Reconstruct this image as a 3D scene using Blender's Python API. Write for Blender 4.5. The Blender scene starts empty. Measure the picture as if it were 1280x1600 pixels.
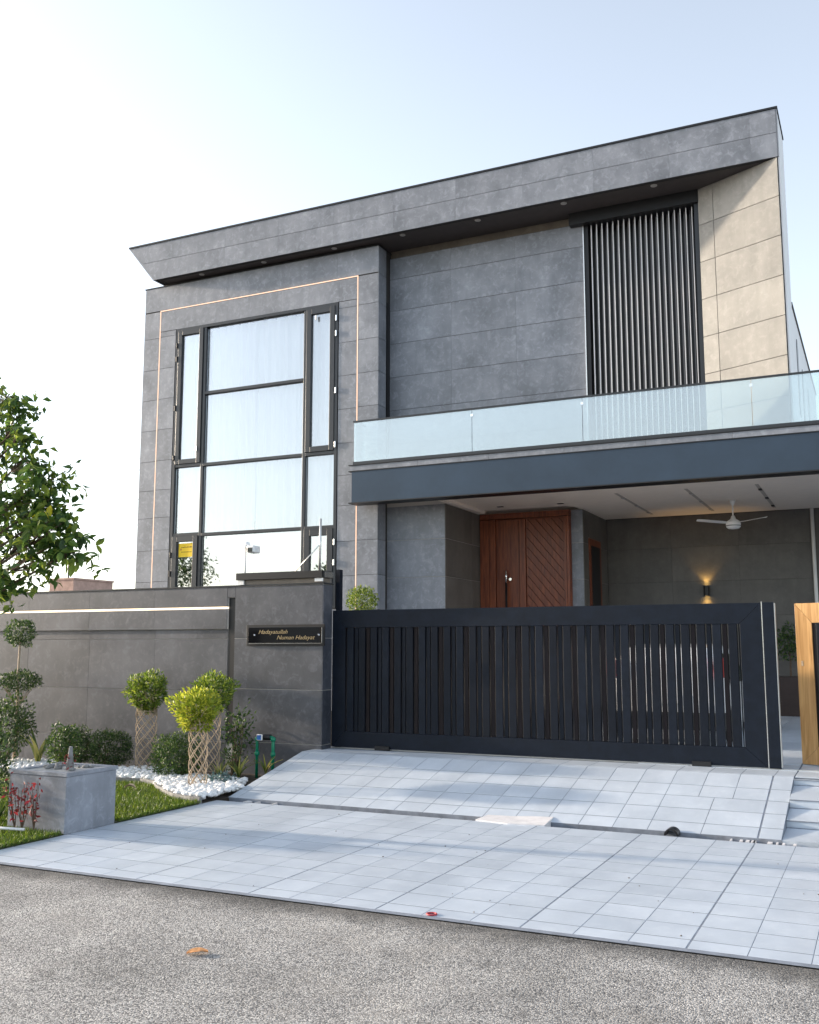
import bpy, math, random
import numpy as np
from mathutils import Vector, Matrix
random.seed(7); rng = np.random.default_rng(7)
S = bpy.context.scene; COL = S.collection
R = math.radians

# ------------------------------------------------------------------ camera, sky, sun, exposure
cam = bpy.data.cameras.new('camera'); co = bpy.data.objects.new('camera', cam); COL.objects.link(co)
cam.sensor_fit = 'AUTO'; cam.sensor_width = 36.0; cam.lens = 36*1547/1600
cam.clip_start = .05; cam.clip_end = 2000
co.location = (0, 0, 1.8)
co.rotation_euler = (R(90+7.803), 0, R(25.387))
S.camera = co
SUN_EL, SUN_AZ = 12.5, 263.0
w = bpy.data.worlds.new('World'); S.world = w; w.use_nodes = True
nt = w.node_tree; nt.nodes.clear()
sky = nt.nodes.new('ShaderNodeTexSky'); sky.sky_type = 'NISHITA'; sky.sun_disc = False
sky.sun_elevation = R(SUN_EL); sky.sun_rotation = R(SUN_AZ)
sky.altitude = 200; sky.air_density = 1.0; sky.dust_density = 1.6; sky.ozone_density = 1.5
bg = nt.nodes.new('ShaderNodeBackground'); bg.inputs[1].default_value = 0.15
ow = nt.nodes.new('ShaderNodeOutputWorld')
hz = nt.nodes.new('ShaderNodeHueSaturation'); hz.inputs['Saturation'].default_value = .50; hz.inputs['Value'].default_value = 1.06
nt.links.new(sky.outputs[0], hz.inputs['Color']); nt.links.new(hz.outputs[0], bg.inputs[0]); nt.links.new(bg.outputs[0], ow.inputs[0])
sl = bpy.data.lights.new('sun', 'SUN'); sl.energy = 2.5; sl.angle = R(1.5); sl.color = (1, .83, .64)
so = bpy.data.objects.new('sun', sl); COL.objects.link(so)
sd = Vector((math.sin(R(SUN_AZ))*math.cos(R(SUN_EL)), math.cos(R(SUN_AZ))*math.cos(R(SUN_EL)), math.sin(R(SUN_EL))))
so.rotation_euler = sd.to_track_quat('Z', 'Y').to_euler(); so.location = (-30, -5, 20)
S.view_settings.view_transform = 'Standard'; S.view_settings.look = 'None'
S.view_settings.exposure = 1.55; S.view_settings.gamma = 1; S.view_settings.use_curve_mapping = False

# ------------------------------------------------------------------ materials
def mk(name):
    m = bpy.data.materials.new(name); m.use_nodes = True
    t = m.node_tree; b = t.nodes['Principled BSDF']
    return m, t, b
def simple(name, col, rough=.5, metal=0, emit=None, es=0, coat=0, var=.0, vs=6, bump=0, bs=60, spec=.5):
    m, t, b = mk(name)
    b.inputs['Base Color'].default_value = (*col, 1); b.inputs['Roughness'].default_value = rough
    b.inputs['Metallic'].default_value = metal; b.inputs['Coat Weight'].default_value = coat
    b.inputs['Specular IOR Level'].default_value = spec
    if emit: b.inputs['Emission Color'].default_value = (*emit, 1); b.inputs['Emission Strength'].default_value = es
    if var or bump:
        g = t.nodes.new('ShaderNodeNewGeometry')
    if var:
        n = t.nodes.new('ShaderNodeTexNoise'); n.inputs['Scale'].default_value = vs; n.inputs['Detail'].default_value = 6; n.inputs['Roughness'].default_value = .65
        t.links.new(g.outputs['Position'], n.inputs['Vector'])
        r = t.nodes.new('ShaderNodeValToRGB'); e = r.color_ramp.elements
        e[0].position = .3; e[1].position = .7
        e[0].color = (*[c*(1-var) for c in col], 1); e[1].color = (*[min(1, c*(1+var)) for c in col], 1)
        t.links.new(n.outputs[0], r.inputs[0]); t.links.new(r.outputs[0], b.inputs['Base Color'])
    if bump:
        n2 = t.nodes.new('ShaderNodeTexNoise'); n2.inputs['Scale'].default_value = bs; n2.inputs['Detail'].default_value = 4
        t.links.new(g.outputs['Position'], n2.inputs['Vector'])
        bu = t.nodes.new('ShaderNodeBump'); bu.inputs['Strength'].default_value = bump; bu.inputs['Distance'].default_value = .01
        t.links.new(n2.outputs[0], bu.inputs['Height']); t.links.new(bu.outputs[0], b.inputs['Normal'])
    return m
def node(t, typ, **k):
    n = t.nodes.new(typ)
    for a, v in k.items(): setattr(n, a, v)
    return n
def perobj_pos(t, amount=7.0):
    g = node(t, 'ShaderNodeNewGeometry'); oi = node(t, 'ShaderNodeObjectInfo')
    c = node(t, 'ShaderNodeCombineXYZ'); mm = node(t, 'ShaderNodeMath', operation='MULTIPLY'); mm.inputs[1].default_value = amount
    t.links.new(oi.outputs['Random'], mm.inputs[0])
    for i in range(3): t.links.new(mm.outputs[0], c.inputs[i])
    a = node(t, 'ShaderNodeVectorMath', operation='ADD')
    t.links.new(g.outputs['Position'], a.inputs[0]); t.links.new(c.outputs[0], a.inputs[1])
    return a.outputs[0], oi.outputs['Random']
def stone_tile(name, dark, light, rough=.42, big=1.6, speck=.35, pv=.07, wear=(5, 5, .5), wa=.10):
    """mottled cement-look porcelain"""
    m, t, b = mk(name); L = t.links.new
    pos, rnd = perobj_pos(t)
    n1 = node(t, 'ShaderNodeTexNoise'); n1.inputs['Scale'].default_value = big; n1.inputs['Detail'].default_value = 8; n1.inputs['Roughness'].default_value = .62; L(pos, n1.inputs['Vector'])
    r1 = node(t, 'ShaderNodeValToRGB'); e = r1.color_ramp.elements
    e[0].position = .32; e[1].position = .70; e[0].color = (*dark, 1); e[1].color = (*light, 1); L(n1.outputs[0], r1.inputs[0])
    n2 = node(t, 'ShaderNodeTexNoise'); n2.inputs['Scale'].default_value = 9; n2.inputs['Detail'].default_value = 9; n2.inputs['Roughness'].default_value = .72; n2.inputs['Distortion'].default_value = .6; L(pos, n2.inputs['Vector'])
    r2 = node(t, 'ShaderNodeValToRGB'); e = r2.color_ramp.elements
    e[0].position = .50; e[1].position = .74; e[0].color = (0, 0, 0, 1); e[1].color = (1, 1, 1, 1); L(n2.outputs[0], r2.inputs[0])
    mu = node(t, 'ShaderNodeMath', operation='MULTIPLY'); mu.inputs[1].default_value = speck; L(r2.outputs[0], mu.inputs[0])
    mx = node(t, 'ShaderNodeMix', data_type='RGBA'); L(mu.outputs[0], mx.inputs[0]); L(r1.outputs[0], mx.inputs[6])
    mx.inputs[7].default_value = (*[min(1, c*1.7) for c in light], 1)
    hv = node(t, 'ShaderNodeMapRange'); hv.inputs[3].default_value = 1-pv; hv.inputs[4].default_value = 1+pv; L(rnd, hv.inputs[0])
    h = node(t, 'ShaderNodeHueSaturation'); L(hv.outputs[0], h.inputs['Value']); L(mx.outputs[2], h.inputs['Color'])
    gw_ = node(t, 'ShaderNodeNewGeometry'); mp = node(t, 'ShaderNodeMapping'); mp.inputs['Scale'].default_value = wear; L(gw_.outputs['Position'], mp.inputs['Vector'])
    n5 = node(t, 'ShaderNodeTexNoise'); n5.inputs['Scale'].default_value = 1.0; n5.inputs['Detail'].default_value = 6; n5.inputs['Roughness'].default_value = .6; L(mp.outputs[0], n5.inputs['Vector'])
    m5 = node(t, 'ShaderNodeMapRange'); m5.inputs[1].default_value = .35; m5.inputs[2].default_value = .68; m5.inputs[3].default_value = 1-wa; m5.inputs[4].default_value = 1+wa*.6; L(n5.outputs[0], m5.inputs[0])
    h5 = node(t, 'ShaderNodeHueSaturation'); L(m5.outputs[0], h5.inputs['Value']); L(h.outputs[0], h5.inputs['Color']); L(h5.outputs[0], b.inputs['Base Color'])
    b.inputs['Roughness'].default_value = rough
    rr = node(t, 'ShaderNodeMapRange'); rr.inputs[3].default_value = rough-.08; rr.inputs[4].default_value = rough+.14; L(n1.outputs[0], rr.inputs[0]); L(rr.outputs[0], b.inputs['Roughness'])
    bu = node(t, 'ShaderNodeBump'); bu.inputs['Strength'].default_value = .12; bu.inputs['Distance'].default_value = .004; L(n2.outputs[0], bu.inputs['Height']); L(bu.outputs[0], b.inputs['Normal'])
    return m
def wood(name, c1, c2, axis='Z', scale=1.0, rough=.4):
    m, t, b = mk(name); L = t.links.new
    pos, rnd = perobj_pos(t, 3)
    mp = node(t, 'ShaderNodeMapping'); s = {'X': (.8, 14, 14), 'Z': (14, 14, .8)}[axis]; mp.inputs['Scale'].default_value = [q*scale for q in s]; L(pos, mp.inputs['Vector'])
    n = node(t, 'ShaderNodeTexNoise'); n.inputs['Scale'].default_value = 2.2; n.inputs['Detail'].default_value = 7; n.inputs['Distortion'].default_value = 1.2; L(mp.outputs[0], n.inputs['Vector'])
    r = node(t, 'ShaderNodeValToRGB'); e = r.color_ramp.elements; e[0].position = .3; e[1].position = .72
    e[0].color = (*c1, 1); e[1].color = (*c2, 1); L(n.outputs[0], r.inputs[0]); L(r.outputs[0], b.inputs['Base Color'])
    b.inputs['Roughness'].default_value = rough
    bu = node(t, 'ShaderNodeBump'); bu.inputs['Strength'].default_value = .15; bu.inputs['Distance'].default_value = .003; L(n.outputs[0], bu.inputs['Height']); L(bu.outputs[0], b.inputs['Normal'])
    return m
def leafmat(name, c1, c2, c3, trans=.35, rough=.45):
    m, t, b = mk(name); L = t.links.new
    g = node(t, 'ShaderNodeNewGeometry'); oi = node(t, 'ShaderNodeObjectInfo')
    ad = node(t, 'ShaderNodeMath', operation='ADD'); L(g.outputs['Random Per Island'], ad.inputs[0]); L(oi.outputs['Random'], ad.inputs[1])
    fr = node(t, 'ShaderNodeMath', operation='FRACT'); L(ad.outputs[0], fr.inputs[0])
    r = node(t, 'ShaderNodeValToRGB'); e = r.color_ramp.elements
    e[0].color = (*c1, 1); e[1].color = (*c3, 1); x = e.new(.55); x.color = (*c2, 1); e[0].position = .05; e[2].position = .97 if len(e) > 2 else 1
    L(fr.outputs[0], r.inputs[0]); L(r.outputs[0], b.inputs['Base Color'])
    b.inputs['Roughness'].default_value = rough
    tr = node(t, 'ShaderNodeBsdfTranslucent'); h = node(t, 'ShaderNodeHueSaturation'); h.inputs['Value'].default_value = 1.5; h.inputs['Hue'].default_value = .485; L(r.outputs[0], h.inputs['Color']); L(h.outputs[0], tr.inputs[0])
    mx = node(t, 'ShaderNodeMixShader'); mx.inputs[0].default_value = trans
    out = t.nodes['Material Output']; L(b.outputs[0], mx.inputs[1]); L(tr.outputs[0], mx.inputs[2]); L(mx.outputs[0], out.inputs[0])
    return m
def glassmat(name, tint, refl, rough=.02, alpha_tint=None, body=0.0, body_col=(.7, .8, .82)):
    """thin architectural glass: mirror part + tinted see-through + milky body"""
    m, t, b = mk(name); L = t.links.new; t.nodes.remove(b)
    out = t.nodes['Material Output']
    gl = node(t, 'ShaderNodeBsdfGlossy'); gl.inputs['Roughness'].default_value = rough; gl.inputs[0].default_value = (.95, .97, 1, 1)
    tp = node(t, 'ShaderNodeBsdfTransparent'); tp.inputs[0].default_value = (*tint, 1)
    df = node(t, 'ShaderNodeBsdfDiffuse'); df.inputs[0].default_value = (*body_col, 1)
    m1 = node(t, 'ShaderNodeMixShader'); m1.inputs[0].default_value = body; L(tp.outputs[0], m1.inputs[1]); L(df.outputs[0], m1.inputs[2])
    fz = node(t, 'ShaderNodeFresnel'); fz.inputs[0].default_value = 1.5
    mr = node(t, 'ShaderNodeMapRange'); mr.inputs[1].default_value = 0; mr.inputs[2].default_value = 1; mr.inputs[3].default_value = refl; mr.inputs[4].default_value = 1.0; L(fz.outputs[0], mr.inputs[0])
    m2 = node(t, 'ShaderNodeMixShader'); L(mr.outputs[0], m2.inputs[0]); L(m1.outputs[0], m2.inputs[1]); L(gl.outputs[0], m2.inputs[2])
    L(m2.outputs[0], out.inputs[0])
    return m
def asphalt():
    m, t, b = mk('chip_seal_asphalt'); L = t.links.new
    g = node(t, 'ShaderNodeNewGeometry')
    v = node(t, 'ShaderNodeTexVoronoi'); v.inputs['Scale'].default_value = 120; v.inputs['Randomness'].default_value = 1; L(g.outputs['Position'], v.inputs['Vector'])
    r = node(t, 'ShaderNodeValToRGB'); e = r.color_ramp.elements
    e[0].color = (.095, .095, .097, 1); e[1].color = (.50, .485, .465, 1); e[0].position = .12; e[1].position = .95
    x = e.new(.5); x.color = (.262, .255, .246, 1)
    sp = node(t, 'ShaderNodeSeparateColor'); L(v.outputs['Color'], sp.inputs[0]); L(sp.outputs[0], r.inputs[0])
    # patches
    n = node(t, 'ShaderNodeTexNoise'); n.inputs['Scale'].default_value = .9; n.inputs['Detail'].default_value = 7; n.inputs['Roughness'].default_value = .6; L(g.outputs['Position'], n.inputs['Vector'])
    mr = node(t, 'ShaderNodeMapRange'); mr.inputs[1].default_value = .3; mr.inputs[2].default_value = .72; mr.inputs[3].default_value = .66; mr.inputs[4].default_value = 1.40; L(n.outputs[0], mr.inputs[0])
    n2 = node(t, 'ShaderNodeTexNoise'); n2.inputs['Scale'].default_value = 3.1; n2.inputs['Detail'].default_value = 5; L(g.outputs['Position'], n2.inputs['Vector'])
    m3 = node(t, 'ShaderNodeMapRange'); m3.inputs[1].default_value = .62; m3.inputs[2].default_value = .70; m3.inputs[3].default_value = 1; m3.inputs[4].default_value = .7; L(n2.outputs[0], m3.inputs[0])
    # tar-rich band next to the paving
    s = node(t, 'ShaderNodeSeparateXYZ'); L(g.outputs['Position'], s.inputs[0])
    nn = node(t, 'ShaderNodeTexNoise'); nn.inputs['Scale'].default_value = 4; nn.inputs['Detail'].default_value = 5; L(g.outputs['Position'], nn.inputs['Vector'])
    ma = node(t, 'ShaderNodeMath', operation='MULTIPLY_ADD'); ma.inputs[1].default_value = .35; L(nn.outputs[0], ma.inputs[0]); L(s.outputs[1], ma.inputs[2])
    m4 = node(t, 'ShaderNodeMapRange'); m4.inputs[1].default_value = 6.16; m4.inputs[2].default_value = 6.44; m4.inputs[3].default_value = 1; m4.inputs[4].default_value = .34; L(ma.outputs[0], m4.inputs[0])
    a = node(t, 'ShaderNodeMath', operation='MULTIPLY'); L(mr.outputs[0], a.inputs[0]); L(m3.outputs[0], a.inputs[1])
    a2 = node(t, 'ShaderNodeMath', operation='MULTIPLY'); L(a.outputs[0], a2.inputs[0]); L(m4.outputs[0], a2.inputs[1])
    h = node(t, 'ShaderNodeHueSaturation'); L(a2.outputs[0], h.inputs['Value']); L(r.outputs[0], h.inputs['Color'])
    nd = node(t, 'ShaderNodeTexNoise'); nd.inputs['Scale'].default_value = .55; nd.inputs['Detail'].default_value = 8; nd.inputs['Roughness'].default_value = .7; L(g.outputs['Position'], nd.inputs['Vector'])
    md = node(t, 'ShaderNodeMapRange'); md.inputs[1].default_value = .52; md.inputs[2].default_value = .75; md.inputs[3].default_value = 0; md.inputs[4].default_value = .55; L(nd.outputs[0], md.inputs[0])
    xd = node(t, 'ShaderNodeMix', data_type='RGBA'); xd.inputs[7].default_value = (.40, .37, .33, 1); L(md.outputs[0], xd.inputs[0]); L(h.outputs[0], xd.inputs[6]); L(xd.outputs[2], b.inputs['Base Color'])
    b.inputs['Roughness'].default_value = .85
    bu = node(t, 'ShaderNodeBump'); bu.inputs['Strength'].default_value = .8; bu.inputs['Distance'].default_value = .006; bu.invert = True; L(v.outputs['Distance'], bu.inputs['Height']); L(bu.outputs[0], b.inputs['Normal'])
    return m

M = dict(
 tile=stone_tile('cement_look_wall_tile', (.148, .160, .184), (.256, .272, .310), speck=.5),
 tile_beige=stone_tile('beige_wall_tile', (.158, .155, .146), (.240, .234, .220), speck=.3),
 tile_soff=stone_tile('brown_render', (.10, .085, .07), (.16, .135, .11)),
 fence_tile=stone_tile('boundary_wall_tile', (.034, .038, .048), (.092, .098, .118), big=1.3, speck=.6),
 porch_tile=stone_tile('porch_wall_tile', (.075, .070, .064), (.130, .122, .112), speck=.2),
 pave=stone_tile('pale_paving_tile', (.47, .525, .595), (.575, .63, .70), rough=.36, speck=.15, pv=.03, wear=(1.6, .45, 1), wa=.09),
 pave_floor=simple('paving_joint_mortar', (.20, .225, .27), .9, var=.3),
 grout_dark=simple('dark_grout', (.035, .033, .033), .9),
 grout_pale=simple('pale_grout', (.50, .48, .46), .9),
 frame=simple('charcoal_aluminium', (.028, .031, .036), .34, .2, var=.1),
 beam=simple('blue_grey_steel_cladding', (.030, .047, .072), .28, .35, var=.16, vs=1.2, bump=.25, bs=1.3),
 gate=simple('dark_blue_gate_metal', (.007, .011, .020), .40, .1, spec=.22, var=.25, vs=9, bump=.05, bs=30),
 gate_slat=simple('dark_gate_slat_metal', (.006, .009, .016), .45, .1, spec=.2, var=.2, vs=5),
 gate_brown=simple('dark_brown_gate_slat_metal', (.010, .007, .009), .45, .1, spec=.2, var=.2, vs=5),
 alu=simple('bright_aluminium', (.75, .74, .72), .25, .9),
 black=simple('black_metal', (.010, .010, .012), .4, .1),
 soffit=simple('dark_soffit_board', (.060, .050, .048), .7, var=.1),
 white=simple('white_wall_paint', (.74, .74, .75), .75, var=.04, vs=2),
 ceil=simple('cream_ceiling_paint', (.78, .70, .62), .8, var=.03),
 wood_red=wood('mahogany', (.095, .020, .009), (.27, .075, .028), 'Z'),
 wood_gold=wood('golden_wood_laminate', (.34, .17, .055), (.62, .38, .16), 'Z', .7),
 glass=glassmat('window_glass', (.98, .99, .99), .20, .01),
 glass_low=glassmat('lower_window_glass', (.70, .70, .67), .38, .015),
 balglass=glassmat('balcony_glass', (.80, .90, .90), .22, .02, body=.16, body_col=(.80, .86, .86)),
 curtain=simple('sheer_white_curtain', (.93, .93, .93), .9, var=.03, vs=3),
 led=simple('warm_light_strip', (.8, .55, .42), .5, emit=(1, .62, .42), es=.28),
 ledw=simple('warm_white_light_strip', (.9, .8, .65), .5, emit=(1, .82, .58), es=1.1),
 lampglow=simple('warm_lamp_glow', (1, .7, .3), .5, emit=(1, .62, .18), es=14),
 lampoff=simple('downlight_lens', (.35, .33, .32), .3),
 asphalt=asphalt(),
 concrete=simple('concrete', (.36, .355, .34), .9, var=.25, vs=8, bump=.3),
 drain=simple('rough_drain_concrete', (.13, .12, .105), .95, var=.6, vs=14, bump=.6),
 soil=simple('dark_soil', (.035, .026, .018), 1, var=.4, vs=12, bump=.5, bs=25),
 lawnbase=simple('lawn_earth', (.035, .045, .015), 1, var=.4, vs=12),
 pebble=simple('white_marble_pebble', (.80, .80, .80), .55, var=.06, vs=30),
 grey_stone=simple('grey_stone', (.20, .20, .20), .8, var=.3, vs=12, bump=.4),
 bark=simple('brown_bark', (.11, .075, .05), .9, var=.4, vs=30, bump=.6),
 twig=simple('pale_woven_stem', (.40, .31, .22), .8, var=.25, vs=40, bump=.4),
 pvc=simple('green_water_pipe', (.0, .20, .11), .35),
 meterblue=simple('blue_meter_face', (.01, .12, .42), .4),
 chrome=simple('polished_steel', (.8, .8, .8), .15, 1),
 gold=simple('dull_gold_letter', (.42, .33, .19), .35, .6),
 gloss=simple('black_gloss_acrylic', (.004, .004, .005), .06, coat=.5),
 plastic=simple('white_plastic', (.8, .8, .8), .4),
 smear=simple('pale_mortar_smear', (.70, .68, .68), .6, var=.12, vs=12),
 yellow=simple('yellow_paper', (.85, .58, .02), .7, var=.05),
 darkprint=simple('dark_print', (.10, .05, .01), .8),
 carwhite=simple('white_car_paint', (.80, .80, .80), .3, coat=.8),
 carglass=simple('car_glass', (.05, .055, .06), .04, .6),
 carblack=simple('black_car_plastic', (.015, .015, .015), .6),
 red=simple('red_lamp_plastic', (.35, .005, .012), .2, coat=.6),
 rubber=simple('tyre_rubber', (.02, .02, .02), .8),
 steel=simple('galvanised_steel', (.62, .62, .60), .35, .7),
 orange=simple('dry_orange_leaf', (.72, .34, .13), .6, var=.35, vs=40),
 redcap=simple('red_plastic', (.40, .03, .04), .35),
 brick=simple('pinkish_brick', (.45, .30, .25), .9, var=.2, vs=3),
 cable=simple('grey_cable', (.55, .55, .55), .6),
 potmat=simple('dark_brown_planter', (.035, .020, .016), .5, var=.2),
 house2=simple('opposite_house_paint', (.42, .40, .37), .8, var=.1),
 lv_tree=leafmat('tree_leaf', (.028, .070, .015), (.075, .15, .026), (.20, .27, .04), .45),
 lv_sun=leafmat('sunlit_topiary_leaf', (.13, .20, .02), (.27, .34, .03), (.50, .50, .06), .4),  # lighter copy of the topiary leaf, sunlight painted into its colour
 lv_yel=leafmat('yellowing_leaf', (.40, .38, .02), (.50, .48, .03), (.55, .50, .04), .45),
 lv_top=leafmat('topiary_leaf', (.045, .095, .012), (.12, .20, .022), (.28, .34, .04), .35),
 lv_mid=leafmat('hedge_leaf', (.015, .045, .012), (.040, .090, .022), (.10, .16, .03), .3),
 lv_dark=leafmat('dark_bush_leaf', (.014, .036, .010), (.034, .076, .018), (.08, .13, .03), .3),
 lv_palm=leafmat('variegated_blade', (.06, .11, .02), (.20, .24, .05), (.50, .46, .14), .3),
 lv_blue=leafmat('blue_succulent', (.05, .10, .10), (.10, .17, .17), (.16, .24, .24), .1),
 lv_red=leafmat('red_leaf', (.10, .008, .010), (.22, .018, .016), (.34, .05, .03), .25),
 grass=leafmat('grass_blade', (.025, .065, .006), (.065, .13, .010), (.17, .23, .02), .35),
)

# ------------------------------------------------------------------ helpers
WL = {}
def put(o, loc, parent=None):
    COL.objects.link(o); loc = Vector(loc); WL[o.name] = loc
    if parent is not None: o.parent = parent; o.location = loc-WL[parent.name]
    else: o.location = loc
    return o
def tag(o, label=None, cat=None, group=None, kind=None):
    if label: o['label'] = label
    if cat: o['category'] = cat
    if group: o['group'] = group
    if kind: o['kind'] = kind
    return o
def thing(name, loc, label, cat, group=None):
    return tag(put(bpy.data.objects.new(name, None), loc), label, cat, group)
class MB:
    def __init__(s): s.v = []; s.f = []
    def add(s, vs, fs):
        k = len(s.v); s.v += [tuple(a) for a in vs]; s.f += [tuple(i+k for i in q) for q in fs]; return s
    def box(s, x0, y0, z0, x1, y1, z1):
        return s.add([(x0,y0,z0),(x1,y0,z0),(x1,y1,z0),(x0,y1,z0),(x0,y0,z1),(x1,y0,z1),(x1,y1,z1),(x0,y1,z1)],
                     [(0,3,2,1),(4,5,6,7),(0,1,5,4),(1,2,6,5),(2,3,7,6),(3,0,4,7)])
    def obox(s, o, u, v, n, w, h, d):
        o, u, v, n = map(Vector, (o, u, v, n)); p = [o+u*(a*w)+v*(b*h)+n*(c*d) for c in (0,1) for a, b in ((0,0),(1,0),(1,1),(0,1))]
        return s.add(p, [(0,3,2,1),(4,5,6,7),(0,1,5,4),(1,2,6,5),(2,3,7,6),(3,0,4,7)])
    def prism(s, pts, a, b, axis='y'):
        """pts 2D polygon extruded along axis from a to b"""
        f = {'y': lambda p, t: (p[0], t, p[1]), 'x': lambda p, t: (t, p[0], p[1]), 'z': lambda p, t: (p[0], p[1], t)}[axis]
        n = len(pts); vs = [f(p, a) for p in pts]+[f(p, b) for p in pts]
        return s.add(vs, [tuple(range(n))[::-1], tuple(range(n, 2*n))]+[(i, (i+1)%n, n+(i+1)%n, n+i) for i in range(n)])
    def tube(s, pts, r, n=8, cap=True):
        pts = [Vector(p) for p in pts]; rs = r if isinstance(r, (list, tuple)) else [r]*len(pts)
        k = len(s.v); 
        for i, p in enumerate(pts):
            d = (pts[min(i+1, len(pts)-1)]-pts[max(i-1, 0)]).normalized()
            a = d.orthogonal().normalized() if i == 0 else (a-d*a.dot(d)).normalized()
            b = d.cross(a)
            for j in range(n):
                t = 2*math.pi*j/n; s.v.append(tuple(p+(a*math.cos(t)+b*math.sin(t))*rs[i]))
        for i in range(len(pts)-1):
            for j in range(n): s.f.append((k+i*n+j, k+i*n+(j+1)%n, k+(i+1)*n+(j+1)%n, k+(i+1)*n+j))
        if cap: s.f.append(tuple(range(k, k+n))[::-1]); s.f.append(tuple(range(k+(len(pts)-1)*n, k+len(pts)*n)))
        return s
    def lathe(s, prof, c, n=20):
        k = len(s.v); c = Vector(c)
        for r, z in prof:
            for j in range(n): t = 2*math.pi*j/n; s.v.append((c.x+r*math.cos(t), c.y+r*math.sin(t), c.z+z))
        for i in range(len(prof)-1):
            for j in range(n): s.f.append((k+i*n+j, k+i*n+(j+1)%n, k+(i+1)*n+(j+1)%n, k+(i+1)*n+j))
        s.f.append(tuple(range(k, k+n))[::-1]); s.f.append(tuple(range(k+(len(prof)-1)*n, k+len(prof)*n)))
        return s
    def build(s, name, mat, parent=None, loc=None, smooth=False, bevel=0):
        if loc is None:
            a = np.array(s.v); lo, hi = a.min(0), a.max(0); loc = ((lo[0]+hi[0])/2, (lo[1]+hi[1])/2, lo[2])
        L = Vector(loc); me = bpy.data.meshes.new(name)
        me.from_pydata([tuple(Vector(v)-L) for v in s.v], [], s.f); me.materials.append(mat)
        if smooth: me.shade_smooth()
        o = put(bpy.data.objects.new(name, me), L, parent)
        if bevel:
            md = o.modifiers.new('bevel', 'BEVEL'); md.width = bevel; md.segments = 2; md.limit_method = 'ANGLE'
        return o
_tm = {}
def tilemesh(w, h, d, bev, mat):
    key = (round(w, 3), round(h, 3), round(d, 4), mat.name)
    if key not in _tm:
        b = bev; vs = [(0,0,0),(w,0,0),(w,h,0),(0,h,0),(0,0,d-b),(w,0,d-b),(w,h,d-b),(0,h,d-b),(b,b,d),(w-b,b,d),(w-b,h-b,d),(b,h-b,d)]
        fs = [(0,3,2,1)]+[(i,(i+1)%4,4+(i+1)%4,4+i) for i in range(4)]+[(4+i,4+(i+1)%4,8+(i+1)%4,8+i) for i in range(4)]+[(8,9,10,11)]
        me = bpy.data.meshes.new('tile'); me.from_pydata(vs, [], fs); me.materials.append(mat); _tm[key] = me
    return _tm[key]
def tile(name, parent, o, u, v, n, w, h, d, mat, gap=.006, bev=.002, jit=.0, gapx=None):
    """a slab lying on plane (o; u, v), normal n = u x v"""
    o, u, v, n = Vector(o), Vector(u).normalized(), Vector(v).normalized(), Vector(n).normalized()
    gapx = gap if gapx is None else gapx; me = tilemesh(w-gapx, h-gap, d, bev, mat); ob = bpy.data.objects.new(name, me)
    p = o+u*gapx/2+v*gap/2; mtx = Matrix((u, v, n)).transposed().to_4x4()
    if jit:
        mtx = mtx @ Matrix.Rotation(random.uniform(-jit, jit), 4, 'X') @ Matrix.Rotation(random.uniform(-jit, jit), 4, 'Y')
    COL.objects.link(ob); ob.parent = parent; mtx.translation = p-WL[parent.name]; ob.matrix_local = mtx; WL[ob.name] = p
    return ob
def wall_tiles(parent, Y, xs, zs, mat=None, d=.008, name='wall_tile', gap=.008, xoff=None):
    """tiles on a wall facing -Y whose backing is at Y; xs: list of breaks"""
    for j in range(len(zs)-1):
        xx = xs(j) if callable(xs) else xs
        for i in range(len(xx)-1):
            tile(name, parent, (xx[i], Y, zs[j]), (1,0,0), (0,0,1), (0,-1,0), xx[i+1]-xx[i], zs[j+1]-zs[j], d, mat or M['tile'], gap, bev=.001, jit=.0004, gapx=.002)
def leaves(name, P, D, size, mat, parent=None, width=.42, fold=.25, loc=None, kind='stuff'):
    """vectorised leaves: 6-vert folded blades. P base points, D directions, size array"""
    P = np.asarray(P, float); D = np.asarray(D, float); n = len(P)
    D /= np.linalg.norm(D, axis=1, keepdims=True)+1e-9
    size = np.broadcast_to(size, (n,)).reshape(n, 1)
    rv = rng.normal(size=(n, 3)); A = np.cross(D, rv); A /= np.linalg.norm(A, axis=1, keepdims=True)+1e-9
    N = np.cross(D, A)
    wv = size*width
    V = np.stack([P, P+D*size*.45-A*wv*.5+N*wv*fold, P+D*size*.5, P+D*size*.45+A*wv*.5+N*wv*fold, P+D*size-N*size*.10], 1).reshape(-1, 3)
    if loc is None: loc = (P[:, 0].mean(), P[:, 1].mean(), P[:, 2].min())
    V = V-np.array(loc)
    k = np.arange(n)[:, None]*5
    F = np.concatenate([k+np.array([[0, 2, 1]]), k+np.array([[0, 3, 2]]), k+np.array([[1, 2, 4]]), k+np.array([[2, 3, 4]])], 1).reshape(-1)
    me = bpy.data.meshes.new(name); me.vertices.add(len(V)); me.vertices.foreach_set('co', V.ravel())
    nf = n*4; me.loops.add(nf*3); me.loops.foreach_set('vertex_index', F.astype(np.int32))
    me.polygons.add(nf); me.polygons.foreach_set('loop_start', np.arange(nf, dtype=np.int32)*3)
    me.update(calc_edges=True); me.validate(); me.materials.append(mat)
    o = put(bpy.data.objects.new(name, me), loc, parent)
    if kind: o['kind'] = kind
    return o
def rdir(n, up=.3, out=None):
    d = rng.normal(size=(n, 3)); d /= np.linalg.norm(d, axis=1, keepdims=True)
    if out is not None: d = d*.75+out
    d[:, 2] += up
    return d
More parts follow.
